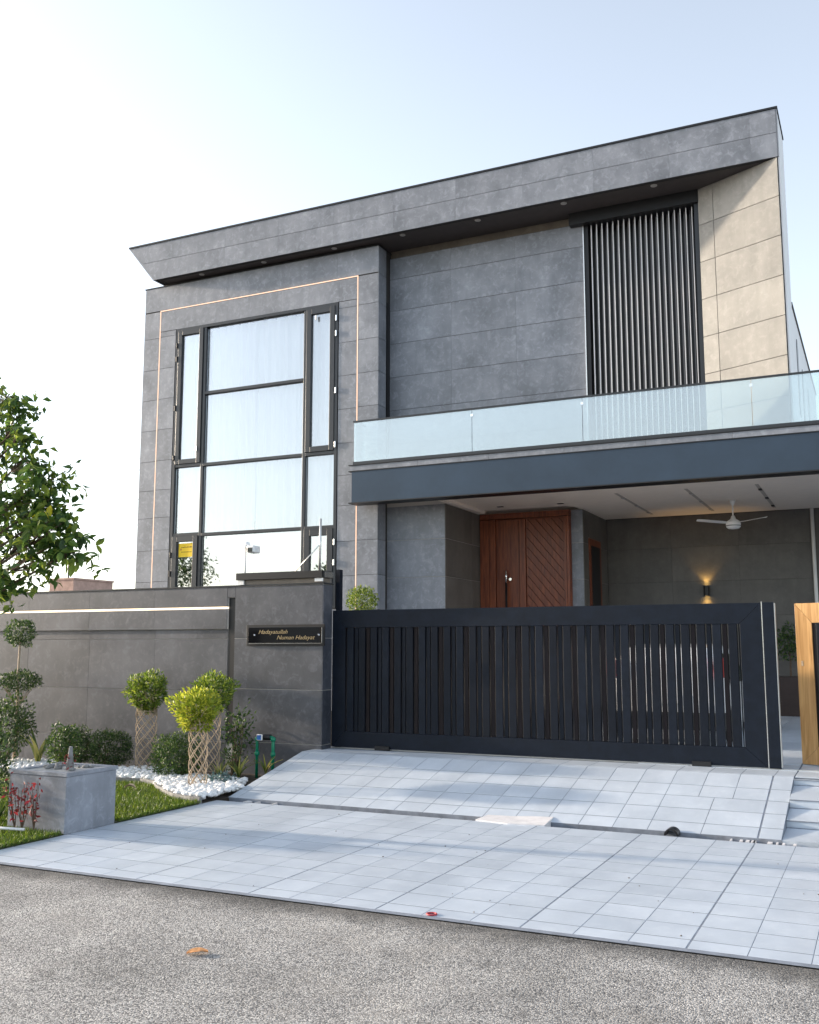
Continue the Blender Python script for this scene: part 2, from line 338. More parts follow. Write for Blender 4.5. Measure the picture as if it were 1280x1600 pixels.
def blob(n, c, r, shell=.55, lump=.18, flat_bottom=None):
    """points in the outer part of a lumpy ellipsoid"""
    d = rng.normal(size=(n, 3)); d /= np.linalg.norm(d, axis=1, keepdims=True)
    ph = rng.uniform(0, 6.28, 6)
    l = 1+lump*(np.sin(3*d[:, 0]+ph[0])*np.cos(4*d[:, 1]+ph[1])+.6*np.sin(6*d[:, 2]+5*d[:, 0]+ph[2]))
    t = rng.uniform(shell**3, 1, n)**(1/3)*l
    p = d*t[:, None]*np.array(r)
    if flat_bottom is not None: p[:, 2] = np.maximum(p[:, 2], flat_bottom*r[2]+rng.normal(size=n)*.02*r[2])
    return p+np.array(c), d

# ------------------------------------------------------------------ SETTING: ground, road, paving
g = MB().box(-400, -400, -.30, 400, 400, -.14).build('ground', M['soil']); g['kind'] = 'structure'
road = MB().box(-150, -3.2, -.13, 150, 6.335, -.009).build('road', M['asphalt']); road['kind'] = 'structure'
MB().box(-150, -5.2, -.13, 150, -3.204, .04).build('far_pavement', M['concrete'])['kind'] = 'structure'
XL, P0 = -7.28, .352
xj = [-.127-P0*k for k in range(-7, 21)]; xj = sorted([x for x in xj if x > XL+.05]+[XL])
apron = MB().box(XL, 6.335, -.13, 30, 9.99, .0006).build('driveway_apron', M['pave_floor']); apron['kind'] = 'structure'
ys = [6.385]+[6.58+.337*k for k in range(0, 10)]+[9.95]; ys = sorted(set(round(y, 3) for y in ys)); ys[-1] = 9.99
cnt = 0
for j in range(len(ys)-1):
    for i in range(len(xj)-1):
        x0, x1 = xj[i], xj[i+1]
        dbl = abs((x0+1.18)/1.056-round((x0+1.18)/1.056)) < .02
        dbr = abs((x1+1.18)/1.056-round((x1+1.18)/1.056)) < .02
        if dbl: x0 += .004
        if dbr: x1 -= .004
        if (i, j) == (0, 0): pass
        tile('paving_tile', apron, (x0, ys[j], -.012), (1,0,0), (0,1,0), (0,0,1), x1-x0, ys[j+1]-ys[j], .014, M['pave'], (.021 if (j % 2) else .015), bev=.0008, jit=.0002, gapx=.0055); cnt += 1
tile('edge_strip', apron, (XL, 6.335, -.012), (1,0,0), (0,1,0), (0,0,1), 12, .05, .012, M['concrete'], .0)
tile('paved_extension', apron, (xj[-1], 6.385, -.012), (1,0,0), (0,1,0), (0,0,1), 20, 3.605, .013, M['pave'], .004)
# drain channel between apron and ramp
dr = MB().box(XL-.1, 9.992, -.20, 30, 10.235, -.11)
dr.build('drain_channel', M['drain'])['kind'] = 'structure'
# ramp
def rz(y): return 0 if y < 10.25 else (.39 if y > 11.95 else .39*(y-10.25)/1.70)
def fz(y): return .39+max(0, y-12.9)*.0185
ramp = MB().prism([(10.24, -.13), (10.24, -.0002), (11.95, .3895), (12.9, .3895), (21.5, fz(21.5)-.012), (21.5, -.13)], -7.30, -.975, 'x').build('entrance_ramp', M['pave_floor']); ramp['kind'] = 'structure'
MB().prism([(11.95, -.13), (11.95, .374), (12.9, .374), (21.5, fz(21.5)-.016), (21.5, -.13)], -.975, 6, 'x').build('porch_floor', M['pave_floor'])['kind'] = 'structure'
xr = sorted([x for x in xj if x < -1.0])+[-.975]; xr[0] = -7.30
yr = [10.24, 10.50, 10.86, 11.20, 11.53, 11.95]
sl_n = Vector((0, -.39, 1.71)).normalized(); sl_v = Vector((0, 1.71, .39)).normalized()
for j in range(5):
    xx = list(xr)
    if j < 3:
        xx = [x for x in xx if not (-2.2 < x < -1.2)]; xx = sorted(xx+[-1.72])
    for i in range(len(xx)-1):
        y0, y1 = yr[j], yr[j+1]; f = 1.71/math.hypot(1.71, .39)
        x0, x1 = xx[i], xx[i+1]
        if abs(x1+1.183) < .01: x1 -= .012
        tile('ramp_tile', ramp, (x0, y0, -.012+.39*(y0-10.24)/1.71), (1,0,0), sl_v, sl_n, x1-x0, (y1-y0)/f, .014, M['pave'], .018, bev=.0008, gapx=.007, jit=.0002)
for i in range(len(xr)-1):
    tile('landing_tile', ramp, (xr[i], 11.953, .378), (1,0,0), (0,1,0), (0,0,1), xr[i+1]-xr[i], .50, .013, M['pave'], .006)
# porch floor tiles seen in the gap between the gates
pf = bpy.data.objects['porch_floor']
for a in range(3):
    for b in range(14):
        y = 12.46+b*.61; tile('floor_tile', ramp, (-2.81+a*.61, y, fz(y+.3)-.012+.004), (1,0,0), (0,1,.0185 if y > 12.9 else 0), (0,-.0185 if y > 12.9 else 0,1), .61, .61, .013, M['pave'], .006)
for a in range(3):
    for b in range(15):
        y = 11.85+b*.61
        if b == 0: y = 11.954
        tile('floor_tile', pf, (-.97+a*.61, y, fz(y+.3)-.016+.004), (1,0,0), (0,1,.0185 if y > 12.9 else 0), (0,-.0185 if y > 12.9 else 0,1), .61, .61 if b else .50, .013, M['pave'], .006)
# side steps with sloping treads
st = thing('side_steps', (.5, 10.25, 0), 'low tiled steps with sloping treads right of the driveway ramp', 'steps')
prof = [(10.245, 0, 10.75, .037), (10.75, .11, 11.20, .163), (11.20, .25, 11.85, .313), ]
tops = [.11, .25, .375]
for k, (ya, za, yb, zb) in enumerate(prof):
    q = MB().prism([(ya, -.12), (ya, za), (yb+.004*0, zb), (yb, -.12)], -.972, 4.0, 'x'); q.build('tread', M['pave'], st)
    q = MB().prism([(yb+.002, -.12), (yb+.002, tops[k]), (yb+.03, tops[k]), (yb+.03, -.12)], -.972, 4.0, 'x'); q.build('riser', M['pave'], st) if k == 2 else None
for y_, z_ in ((10.748, .110), (11.198, .250), (11.848, .376)):  # thin dark strips stand in for the shadow line under each tread edge
    MB().box(-.97, y_-.006, z_-.012, 4.0, y_+.001, z_-.002).build('nosing_shade', M['pave_floor'], st)
for y_, z_ in ((10.744, .037), (11.194, .163), (11.844, .313)):  # dark strips painting the shade line along each riser foot
    MB().box(-.97, y_-.012, z_-.004, 4.0, y_+.004, z_+.004).build('riser_foot_shade', M['pave_floor'], st)
# mortar bridge over the drain, pipe end
o = MB(); pts = [(-3.98, 10.0), (-3.6, 9.93), (-3.4, 9.95), (-3.22, 9.98), (-3.24, 10.36), (-3.45, 10.34), (-3.7, 10.30), (-3.95, 10.29)]
o.prism([(x, y) for x, y in pts], -.10, .006, 'z'); o.v = [(x, y, z+(rz(y)+.006 if z > 0 else 0)) for x, y, z in o.v]
tag(o.build('plastic_sheet', M['smear']), 'pale sheet of plastic and mortar bridging the drain gap in the driveway', 'plastic sheet')
o = MB(); ang = [math.pi*k/10 for k in range(11)]
out = [(-1.98+.07*math.cos(a), -.02+.07*math.sin(a)) for a in ang]; inn = [(-1.98+.052*math.cos(a), -.02+.052*math.sin(a)) for a in ang[::-1]]
for k in range(10): o.prism([out[k], out[k+1], inn[9-k], inn[10-k]], 10.12, 10.26)
tag(o.build('drain_pipe', M['black']), 'black pipe end standing half out of the drain gap', 'pipe')
o = MB()
for k in range(13):
    x = random.choice([random.uniform(-1.5, -.85), random.uniform(-7.1, -6.2)]); o.box(x, 10.14, -.11, x+random.uniform(.01, .05), 10.238, -.02)
o.build('mortar_crumbs', M['smear'], ramp)['kind'] = 'stuff'

# ------------------------------------------------------------------ BOUNDARY WALL
bw = thing('boundary_wall', (-11, 12.4, 0), 'long dark grey tiled boundary wall with a light strip along its top', 'wall')
core = MB().box(-18, 12.29, -.1, -8.82, 12.50, 2.70).box(-8.82, 12.30, -.1, -8.68, 12.50, 2.70).box(-8.68, 12.25, -.1, -7.178, 12.50, 2.70).box(-18, 12.252, 2.075, -8.82, 12.289, 2.375).box(-18, 12.252, 2.41, -8.82, 12.289, 2.698).box(-8.82, 12.252, 2.54, -8.68, 12.299, 2.698).build('wall_core', M['grout_pale'], bw)
FT = M['fence_tile']
xw = [-18.0, -16.8, -15.47, -14.15, -12.83, -11.51, -10.19, -8.823]
wall_tiles(core, 12.288, xw, [-.05, .425, 1.165, 1.93, 2.073], FT, name='wall_tile', gap=.007)
wall_tiles(core, 12.25, xw, [2.075, 2.373], FT, name='band_tile', gap=.005)
wall_tiles(core, 12.25, xw, [2.412, 2.698], FT, name='band_tile', gap=.005)
wall_tiles(core, 12.25, [-8.818, -8.68], [2.54, 2.698], FT, name='band_tile', gap=.004)
wall_tiles(core, 12.25, [-8.678, -7.178], [-.05, .45, 1.205, 1.935, 2.698], FT, name='pillar_tile', gap=.008)
for z0, z1 in zip([-.05, .45, 1.205, 1.935], [.45, 1.205, 1.935, 2.698]):
    tile('pillar_side_tile', core, (-7.176, 12.238, z0), (0,1,0), (0,0,1), (1,0,0), .262, z1-z0, .011, FT, .008)
MB().box(-18, 12.262, 2.383, -8.83, 12.286, 2.401).build('light_strip', M['ledw'], bw)
MB().box(-8.817, 12.285, .42, -8.683, 12.298, 2.538).build('slot_lining', M['black'], bw)
MB().box(-18, 12.228, 2.702, -7.155, 12.52, 2.722).build('coping', M['frame'], bw)
MB().box(-8.60, 12.24, 2.724, -7.19, 12.46, 2.79).build('plinth', M['tile_soff'], bw)
cl = thing('pillar_canopy', (-7.9, 12.3, 2.79), 'black flat canopy slab lying on top of the gate pillar', 'canopy')
MB().box(-8.645, 12.19, 2.792, -7.165, 12.52, 2.895).build('slab', M['black'], cl, bevel=.004)
MB().box(-8.62, 12.215, 2.724, -8.52, 12.238, 2.79).build('end_block', M['plastic'], cl)
MB().box(-7.30, 12.215, 2.740, -7.17, 12.238, 2.786).build('end_block', M['plastic'], cl)
MB().box(-7.163, 12.26, 2.80, -7.158, 12.51, 2.885).build('end_plate', M['alu'], cl)
# name plate
npl = thing('name_plate', (-7.78, 12.2, 1.828), 'black glossy name plate with gold italic lettering on the gate pillar', 'name plate')
MB().box(-8.445, 12.215, 1.828, -7.125, 12.237, 2.130).build('backing_board', M['black'], npl, bevel=.003)
MB().box(-8.40, 12.188, 1.868, -7.165, 12.213, 2.092).build('face_panel', M['gloss'], npl, bevel=.003)
for x in (-8.27, -7.22):
    MB().lathe([(.012, 0), (.016, .004), (.010, .010)], (0, 0, 0), 12).build('stud', M['chrome'], npl, loc=(0,0,0)); s_ = bpy.context.scene.objects[-1] if False else None
for ob in [o for o in bpy.data.objects if o.name.startswith('stud')]:
    k = [-8.29, -7.205][0 if ob.name == 'stud' else 1]
    ob.location = Vector((k, 12.187, 1.98))-WL[npl.name]; ob.rotation_euler = (R(90), 0, 0)
MB().box(-8.38, 12.185, 1.861, -7.16, 12.189, 1.865).build('lower_trim', M['alu'], npl)
MB().box(-7.158, 12.185, 1.868, -7.152, 12.214, 2.085).build('side_trim', M['alu'], npl)
def text(name, s, x0, x1, z, h, Y, mat, parent, shear=.35, rot=None):
    cu = bpy.data.curves.new(name, 'FONT'); cu.body = s; cu.size = 1; cu.shear = shear; cu.extrude = .02; cu.offset = -.004
    to = bpy.data.objects.new('tmp', cu); COL.objects.link(to); bpy.context.view_layer.update()
    me = bpy.data.meshes.new_from_object(to.evaluated_get(bpy.context.evaluated_depsgraph_get()))
    bpy.data.objects.remove(to)
    n = len(me.vertices); a = np.empty(n*3); me.vertices.foreach_get('co', a); a = a.reshape(-1, 3)
    sx = (x1-x0)/(a[:, 0].max()-a[:, 0].min()); sz = h/.7
    b = np.stack([(a[:, 0]-a[:, 0].min())*sx, -a[:, 2]*.08, a[:, 1]*sz], 1); me.vertices.foreach_set('co', b.ravel()); me.materials.clear(); me.materials.append(mat); me.update()
    return put(bpy.data.objects.new(name, me), (x0, Y, z), parent)
text('lettering', 'Hadayatullah', -8.215, -7.72, 2.000, .058, 12.186, M['gold'], npl)
text('lettering', 'Numan Hadayat', -7.90, -7.265, 1.918, .058, 12.186, M['gold'], npl)
# cctv camera on a white pole
cc = thing('security_camera', (-8.60, 12.36, 2.79), 'small white security camera on a thin white pole above the gate pillar', 'security camera')
MB().tube([(-8.60, 12.36, 2.79), (-8.60, 12.36, 3.30)], .014, 10).build('pole', M['plastic'], cc, smooth=True)
MB().lathe([(.02, -.07), (.045, -.05), (.05, 0), (.035, .04), (.0, .05)], (-8.56, 12.34, 3.33), 16).build('bracket', M['plastic'], cc, smooth=True)
b_ = MB().box(-8.50, 12.24, 3.20, -8.37, 12.42, 3.31).build('camera_body', M['plastic'], cc, bevel=.02)
MB().box(-8.49+.01, 12.232, 3.212, -8.395, 12.239, 3.275).build('lens', M['gloss'], b_)
# steel stay on the canopy
sp = thing('steel_post', (-7.30, 12.35, 2.895), 'thin galvanised steel post with a diagonal stay on the canopy slab', 'post')
MB().tube([(-7.30, 12.35, 2.896), (-7.29, 12.35, 3.66)], .018, 10).build('post', M['steel'], sp, smooth=True)
MB().tube([(-7.30, 12.33, 3.27), (-7.50, 12.33, 3.08), (-7.70, 12.33, 2.90)], .009, 8).build('stay', M['steel'], sp, smooth=True)

# ------------------------------------------------------------------ HOUSE
H = thing('house', (-8, 18, 0), 'modern two storey house clad in grey cement look tiles under a long roof fascia', 'house')
T = M['tile']; zrow = [.60, 1.22, 1.86, 2.52, 3.19, 3.865, 4.57, 5.175, 5.82, 6.51, 7.195, 7.88, 8.60, 9.205]
# front bay: body walls around the window
bay = MB()
bay.box(-14.54, 16.815, -.1, -13.66, 24, 9.77).box(-9.555, 16.815, -.1, -8.665, 24, 9.77).box(-13.66, 16.815, 8.76, -9.555, 24, 9.77).box(-13.66, 16.815, -.1, -9.555, 17.0, 2.55).box(-13.66, 19.0, -.1, -9.555, 24, 9.77)
bay = bay.build('bay_wall', M['grout_dark'], H)
zb = zrow
wall_tiles(bay, 16.813, [-14.54, -14.115], zb, name='facade_tile', gap=.007)
wall_tiles(bay, 16.813, [-14.085, -13.662], [z+.01 for z in zb[:-1]]+[8.73], name='facade_tile', gap=.007)
wall_tiles(bay, 16.813, [-9.553, -9.14], [z-.01 for z in zb[:-1]]+[8.73], name='facade_tile', gap=.007)
wall_tiles(bay, 16.813, [-9.11, -8.665], zb, name='facade_tile', gap=.007)
wall_tiles(bay, 16.813, [-14.085, -12.29, -10.93, -9.555, -9.14], [8.735, 9.195], name='facade_tile', gap=.007)
wall_tiles(bay, 16.813, [-14.54, -13.6, -12.29, -10.93, -9.60, -8.665], [9.225, 9.77], name='facade_tile', gap=.007)
wall_tiles(bay, 16.813, [-13.66, -12.3, -10.9, -9.555], [.6, 1.22, 1.86, 2.54], name='facade_tile', gap=.007)
for z0, z1 in zip(zb[:-1]+[9.205], zb[1:]+[9.77]):
    if z1 > 5.1 or True: tile('bay_side_tile', bay, (-8.664, 16.802, z0), (0,1,0), (0,0,1), (1,0,0), .34, z1-z0, .011, T, .007)
ls = MB().box(-14.109, 16.803, .6, -14.091, 16.812, 9.222).box(-14.088, 16.803, 9.203, -9.137, 16.812, 9.222).box(-9.134, 16.803, .6, -9.116, 16.812, 9.222)
ls.build('light_strip', M['led'], H)
MB().box(-14.56, 16.79, 9.772, -8.645, 24, 9.79).build('bay_coping', M['black'], H)
MB().box(-8.652, 17.165, 5.25, -8.640, 17.290, 8.70).build('side_slot', M['black'], H)
# recess wall upper floor
rw = MB().box(-8.66, 17.30, 4.7, -4.62, 17.6, 9.66).build('upper_wall', M['grout_dark'], H)
wall_tiles(rw, 17.298, [-8.645, -7.30, -5.96, -4.625], [5.24, 5.80, 6.485, 7.163, 7.853, 8.54, 9.21, 9.655], name='upper_tile', gap=.007)
MB().box(-8.66, 17.36, 9.661, -4.62, 17.6, 9.84).build('upper_band', M['tile_soff'], H)
MB().box(-4.622, 17.262, 5.24, -4.605, 17.62, 9.655).build('corner_trim', M['alu'], H)
# screen recess
MB().box(-4.85, 17.14, 9.60, -2.50, 17.62, 9.83).build('screen_header', M['black'], H, bevel=.004)
scr = MB().box(-4.60, 17.60, 5.2, -2.40, 17.66, 9.60).build('screen_backing', M['black'], H)
MB().box(-4.60, 17.30, 5.24, -4.53, 17.59, 9.598).build('screen_post', M['black'], H)
MB().box(-2.585, 17.20, 5.24, -2.51, 17.59, 9.598).build('screen_post', M['frame'], H)
n = 19; sm = None
slat_w = simple('pale_screen_slat', (.82, .81, .82), .45, .1); slat_g = simple('grey_screen_slat', (.15, .145, .15), .4, .3)
for k in range(n):
    x = -4.475+k*.1015
    for (nm, y0, y1, dx, wd, mt) in (('screen_slat', 17.30, 17.34, 0, .012, slat_w), ('screen_fin', 17.44, 17.50, .044, .020, slat_g)):
        o = MB().box(x+dx, y0, 5.24, x+dx+wd, y1, 9.597).build(nm, mt, H, bevel=0)
# splayed wall
sa, sb = Vector((-2.505, 17.165, 0)), Vector((-1.115, 16.515, 0)); su = (sb-sa).normalized(); sn = Vector((su.y, -su.x, 0)); SWL = (sb-sa).length
spl = MB().prism([(-2.505, 17.165), (-1.115, 16.515), (-1.115, 17.55), (-2.505, 17.60)], 4.7, 9.828, 'z').build('splayed_wall', M['grout_dark'], H)
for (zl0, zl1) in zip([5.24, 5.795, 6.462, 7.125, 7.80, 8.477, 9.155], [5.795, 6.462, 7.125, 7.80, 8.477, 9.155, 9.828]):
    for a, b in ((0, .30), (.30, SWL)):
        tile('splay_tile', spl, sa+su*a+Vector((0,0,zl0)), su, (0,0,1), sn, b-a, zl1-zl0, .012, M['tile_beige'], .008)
# right side wall (white) and rear wing
MB().box(-1.108, 16.53, 4.7, -1.085, 17.56, 10.60).build('side_wall', M['white'], H)
rear = MB().box(-14.5, 17.66, 4.7, -1.10, 24.5, 7.66).build('rear_wing', M['white'], H)
MB().box(-14.5, 17.62, 7.661, -1.075, 24.5, 7.69).build('parapet_cap', M['black'], H)
for y, z0, z1 in ((18.6, 5.9, 7.15), (19.8, 5.6, 6.9), (21.4, 5.6, 6.9)):
    ar = [(y-.16, z0), (y+.16, z0)]+[(y+.16*math.cos(a), z1+.16*math.sin(a)) for a in [math.pi*k/8 for k in range(9)]]
    f = MB().prism(ar, -1.098, -1.090, 'x').build('side_window', M['frame'], H)
# top roof mass + fascia
MB().prism([(-14.02, 9.835), (-1.12, 9.835), (-1.12, 10.62), (-14.68, 10.62)], 16.53, 17.64).build('roof_mass', M['grout_dark'], H)
MB().box(-13.9, 16.6, 9.829, -1.12, 17.62, 9.834).build('soffit', M['soffit'], H)
fas = MB().prism([(-14.06, 9.832), (-1.112, 9.832), (-1.105, 10.67), (-14.755, 10.67)], 16.514, 16.529).build('fascia_backing', M['grout_dark'], H)
fx = [-14.05, -12.18, -10.85, -9.52, -8.19, -6.86, -5.53, -4.20, -2.865, -1.525, -1.108]
def quadtile(name, parent, pts, y0, y1, mat):
    c = MB().prism(pts, y0, y1); return c.build(name, mat, parent)
zf = [(9.832, 10.250), (10.258, 10.668)]
def lx(z): return -14.06-(z-9.832)/.838*.695
for r_, (z0, z1) in enumerate(zf):
    for i in range(len(fx)-1):
        a0 = a1 = fx[i]+.001; b0 = b1 = fx[i+1]-.001
        if i == 0: a0, a1 = lx(z0), lx(z1)
        quadtile('fascia_tile', fas, [(a0, z0), (b0, z0), (b1, z1), (a1, z1)], 16.50, 16.5135, T)
# slanted left end of the roof mass, dark cap
MB().prism([(-14.10, 9.833), (-14.055, 9.833), (-14.75, 10.669), (-14.80, 10.669)], 16.502, 17.64).build('end_cladding', T, H)
MB().box(-14.80, 16.48, 10.671, -1.075, 17.66, 10.705).build('roof_cap', M['black'], H)
MB().box(-1.104, 16.502, 9.832, -1.086, 16.528, 10.668).build('fascia_end', T, H)
for x in (-12.9, -11.3, -9.6, -8.06, -6.48, -4.80, -3.17):
    d = MB().lathe([(.0, 0), (.055, 0), (.058, .008), (.045, .010)], (x, 16.67, 9.818), 16).build('downlight', M['lampoff'], H)
# slab, balcony
beam = MB().box(-8.985, 16.36, 4.535, 6, 16.62, 5.125).build('porch_beam', M['beam'], H)
MB().box(-9.05, 16.34, 4.515, 6, 16.70, 4.533).build('beam_flange', M['black'], H)
MB().box(-9.05, 16.34, 5.127, 6, 16.75, 5.142).build('beam_flange', M['black'], H)
for i, (a, b) in enumerate(zip([-9.02, -7.6, -6.2, -4.8, -3.4, -2.0, -.6, .8], [-7.6, -6.2, -4.8, -3.4, -2.0, -.6, .8, 2.2])):
    tile('slab_edge_tile', H, (a, 16.372, 5.143), (1,0,0), (0,0,1), (0,-1,0), b-a, .10, .012, T, .003)
MB().box(-9.02, 16.374, 5.143, 6, 17.3, 5.24).build('balcony_slab', M['concrete'], H)
MB().box(-9.05, 16.34, 5.245, 6, 16.42, 5.258).build('slab_drip_edge', M['black'], H)
bal = MB().box(-8.955, 16.345, 5.260, 6, 16.40, 5.312).box(-8.955, 16.40, 5.26, -8.905, 16.80, 5.312).build('balustrade_channel', M['frame'], H)
MB().box(-8.96, 16.345, 6.085, 6, 16.40, 6.112).box(-8.96, 16.40, 6.085, -8.91, 16.80, 6.112).build('balustrade_handrail', M['frame'], H)
for a, b in ((-8.945, -6.52), (-6.51, -4.47), (-4.46, -1.69), (-1.68, .9), (.91, 3.4), (3.41, 6)):
    gp = MB().box(a, 16.368, 5.312, b, 16.380, 6.085).build('glass_panel', M['balglass'], H)
    if b < .5: 
        MB().box(b-.02, 16.360, 5.96, b+.03, 16.367, 6.01).build('glass_clip', M['chrome'], gp)
MB().box(-8.938, 16.40, 5.312, -8.926, 16.795, 6.085).build('glass_panel', M['balglass'], H)
# porch ceiling
MB().box(-9.0, 16.62, 4.60, 6, 21.2, 4.66).build('porch_ceiling', M['ceil'], H)
MB().box(-8.62, 16.625, 4.535, 6, 16.75, 4.598).build('ceiling_border', M['ceil'], H)
MB().box(-7.40, 16.76, 4.535, -7.28, 19.0, 4.598).build('ceiling_border', M['ceil'], H)
dp = MB().box(-5.30, 16.76, 4.535, 6, 20.95, 4.598).build('dropped_ceiling', M['ceil'], H)
for x in (-4.17, -2.95, -1.78, -.5):
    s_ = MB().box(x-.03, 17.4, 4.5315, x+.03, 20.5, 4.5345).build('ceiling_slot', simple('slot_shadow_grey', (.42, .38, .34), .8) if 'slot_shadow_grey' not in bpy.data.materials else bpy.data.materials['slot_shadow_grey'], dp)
    for y in (17.9, 19.0, 20.1): MB().box(x-.028, y, 4.515, x+.028, y+.14, 4.531).build('spot', M['carblack'] if x > -2.5 else M['lampoff'], dp)
for x, y in ((-6.65, 16.95), (-5.65, 16.95), (-6.775, 18.52), (-5.554, 18.6)):
    MB().box(x-.06, y-.04, 4.590, x+.06, y+.04, 4.5995).build('downlight', M['carblack'], H)
# ground floor walls
gw = MB().box(-8.66, 17.22, -.1, -7.424, 19.3, 4.599).build('entrance_wall', M['grout_pale'], H)
zl = [.45, 1.10, 1.78, 2.45, 3.14, 3.865, 4.53]
wall_tiles(gw, 17.218, [-8.655, -7.424], zl, name='entrance_tile', gap=.008)
for z0, z1 in zip(zl, zl[1:]):
    for a, b in ((17.206, 18.55), (18.55, 19.05)):
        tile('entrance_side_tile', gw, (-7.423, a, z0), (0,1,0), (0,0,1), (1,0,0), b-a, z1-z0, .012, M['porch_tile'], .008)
pw = MB().box(-5.50, 19.12, .3, -5.262, 21.1, 4.53).build('pier', M['grout_pale'], H)
wall_tiles(pw, 19.118, [-5.498, -5.262], zl, M['tile'], name='pier_tile', gap=.006)
for z0, z1 in zip(zl, zl[1:]):
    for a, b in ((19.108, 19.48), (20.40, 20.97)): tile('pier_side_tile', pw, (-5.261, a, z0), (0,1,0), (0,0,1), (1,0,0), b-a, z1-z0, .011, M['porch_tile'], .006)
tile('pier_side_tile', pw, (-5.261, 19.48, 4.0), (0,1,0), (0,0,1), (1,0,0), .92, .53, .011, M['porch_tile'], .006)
sd_ = MB().box(-5.27, 19.50, .45, -5.235, 20.39, 3.99).build('side_door', M['wood_red'], H)
MB().box(-5.234, 19.62, .5, -5.226, 20.27, 3.85).build('side_door_leaf', M['black'], H)
bk = MB().box(-5.30, 21.02, .3, 4.0, 21.3, 4.599).build('porch_back_wall', M['grout_dark'], H)
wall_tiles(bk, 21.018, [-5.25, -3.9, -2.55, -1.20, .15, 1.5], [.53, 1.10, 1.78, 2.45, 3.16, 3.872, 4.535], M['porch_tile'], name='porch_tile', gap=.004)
MB().tube([(-1.13, 20.95, .55), (-1.13, 20.95, 4.53)], .035, 12).build('downpipe', M['plastic'], H, smooth=True)
# main door
dd = MB().box(-7.40, 19.06, .55, -5.50, 19.12, 4.53).build('main_door', M['wood_red'], H)
def dbox(nm, x0, y0, z0, x1, y1, z1, m=None, bv=.004): return MB().box(x0, y0, z0, x1, y1, z1).build(nm, m or M['wood_red'], dd, bevel=bv)
for a, b in ((-7.395, -7.20), (-7.19, -7.06), (-5.62, -5.56), (-5.555, -5.505)): dbox('door_jamb', a, 18.97, .55, b, 19.058, 4.40)
dbox('door_head', -7.395, 18.97, 4.41, -5.505, 19.058, 4.525)
dbox('door_rail', -7.05, 19.0, .55, -6.56, 19.058, 4.38)
dbox('door_stile', -6.55, 18.985, .55, -6.42, 19.058, 4.38)
# diagonal planks clipped to the panel
def clip(poly, a, b, c):
    out = []
    for i in range(len(poly)):
        p, q = poly[i], poly[(i+1) % len(poly)]; fp = a*p[0]+b*p[1]-c; fq = a*q[0]+b*q[1]-c
        if fp <= 0: out.append(p)
        if (fp < 0 < fq) or (fq < 0 < fp): t = fp/(fp-fq); out.append((p[0]+t*(q[0]-p[0]), p[1]+t*(q[1]-p[1])))
    return out
th = R(-50); ux, uz = math.cos(th), math.sin(th); nx, nz = -uz, ux
cmin = min(nx*x+nz*z for x in (-6.41, -5.63) for z in (.55, 4.38)); cmax = max(nx*x+nz*z for x in (-6.41, -5.63) for z in (.55, 4.38))
c = cmin
while c < cmax:
    p = [(-6.41, .55), (-5.63, .55), (-5.63, 4.38), (-6.41, 4.38)]
    p = clip(p, nx, nz, c+.113); p = clip(p, -nx, -nz, -c) if p else p
    if len(p) >= 3: MB().prism(p, 19.02, 19.058).build('door_plank', M['wood_red'], dd)
    c += .125
hd = MB().tube([(-6.81, 18.90, 1.2), (-6.81, 18.90, 3.10)], .022, 10).build('door_pull', M['black'], dd, smooth=True)
MB().tube([(-6.81, 18.90, 3.10), (-6.81, 18.90, 3.34)], .024, 10).build('pull_tip', M['chrome'], hd, smooth=True)
MB().tube([(-6.81, 18.99, 3.2), (-6.81, 18.90, 3.2)], .014, 8).build('pull_bracket', M['chrome'], hd)
MB().tube([(-6.74, 18.99, 3.17), (-6.74, 18.95, 3.17)], .03, 10).build('door_lock', M['chrome'], dd)

# big window: frame pieces, sashes, panes, curtain
win = MB().box(-13.645, 16.95, 2.56, -9.57, 16.965, 2.60).box(-13.64, 16.80, 2.56, -13.575, 16.94, 8.735).box(-9.635, 16.80, 2.56, -9.57, 16.94, 8.735).box(-13.575, 16.80, 8.675, -9.635, 16.94, 8.735).build('window_frame', M['frame'], H)
def wb(nm, x0, z0, x1, z1, y0=16.81, y1=16.92, m=None): return MB().box(x0, y0, z0, x1, y1, z1).build(nm, m or M['frame'], win, bevel=.004)
mlx, mrx = -12.865, -10.34
wb('mullion', mlx-.035, 2.56, mlx+.035, 8.674); wb('mullion', mrx-.035, 2.56, mrx+.035, 8.674)
for z, xa, xb in ((7.215, mlx+.036, mrx-.036), (5.655, mlx+.036, mrx-.036), (4.16, mlx+.036, mrx-.036), (5.67, -13.574, mlx-.036), (4.18, -13.574, mlx-.036), (5.655, mrx+.036, -9.636), (4.16, mrx+.036, -9.636)):
    wb('transom', xa, z-.032, xb, z+.032)
def pane(nm, x0, z0, x1, z1, m, fr=0, y=16.87):
    if fr:
        for a in ((x0, z0, x0+fr, z1), (x1-fr, z0, x1, z1), (x0+fr+.001, z0, x1-fr-.001, z0+fr), (x0+fr+.001, z1-fr, x1-fr-.001, z1)):
            wb('sash', *a, 16.785, 16.86)
        x0 += fr; x1 -= fr; z0 += fr; z1 -= fr; y = 16.83
    return MB().box(x0-.004, y, z0-.004, x1+.004, y+.008, z1+.004).build(nm, m, win)
G_, GL = M['glass'], M['glass_low']
for (za, zb2, m) in ((7.25, 8.673, G_), (5.69, 7.18, G_), (4.195, 5.62, G_), (2.62, 4.125, GL)): pane('pane', mlx+.04, za, mrx-.04, zb2, m)
pane('casement_pane', -13.57, 5.705, mlx-.04, 8.67, G_, .10); pane('casement_pane', mrx+.04, 5.69, -9.64, 8.67, G_, .11)
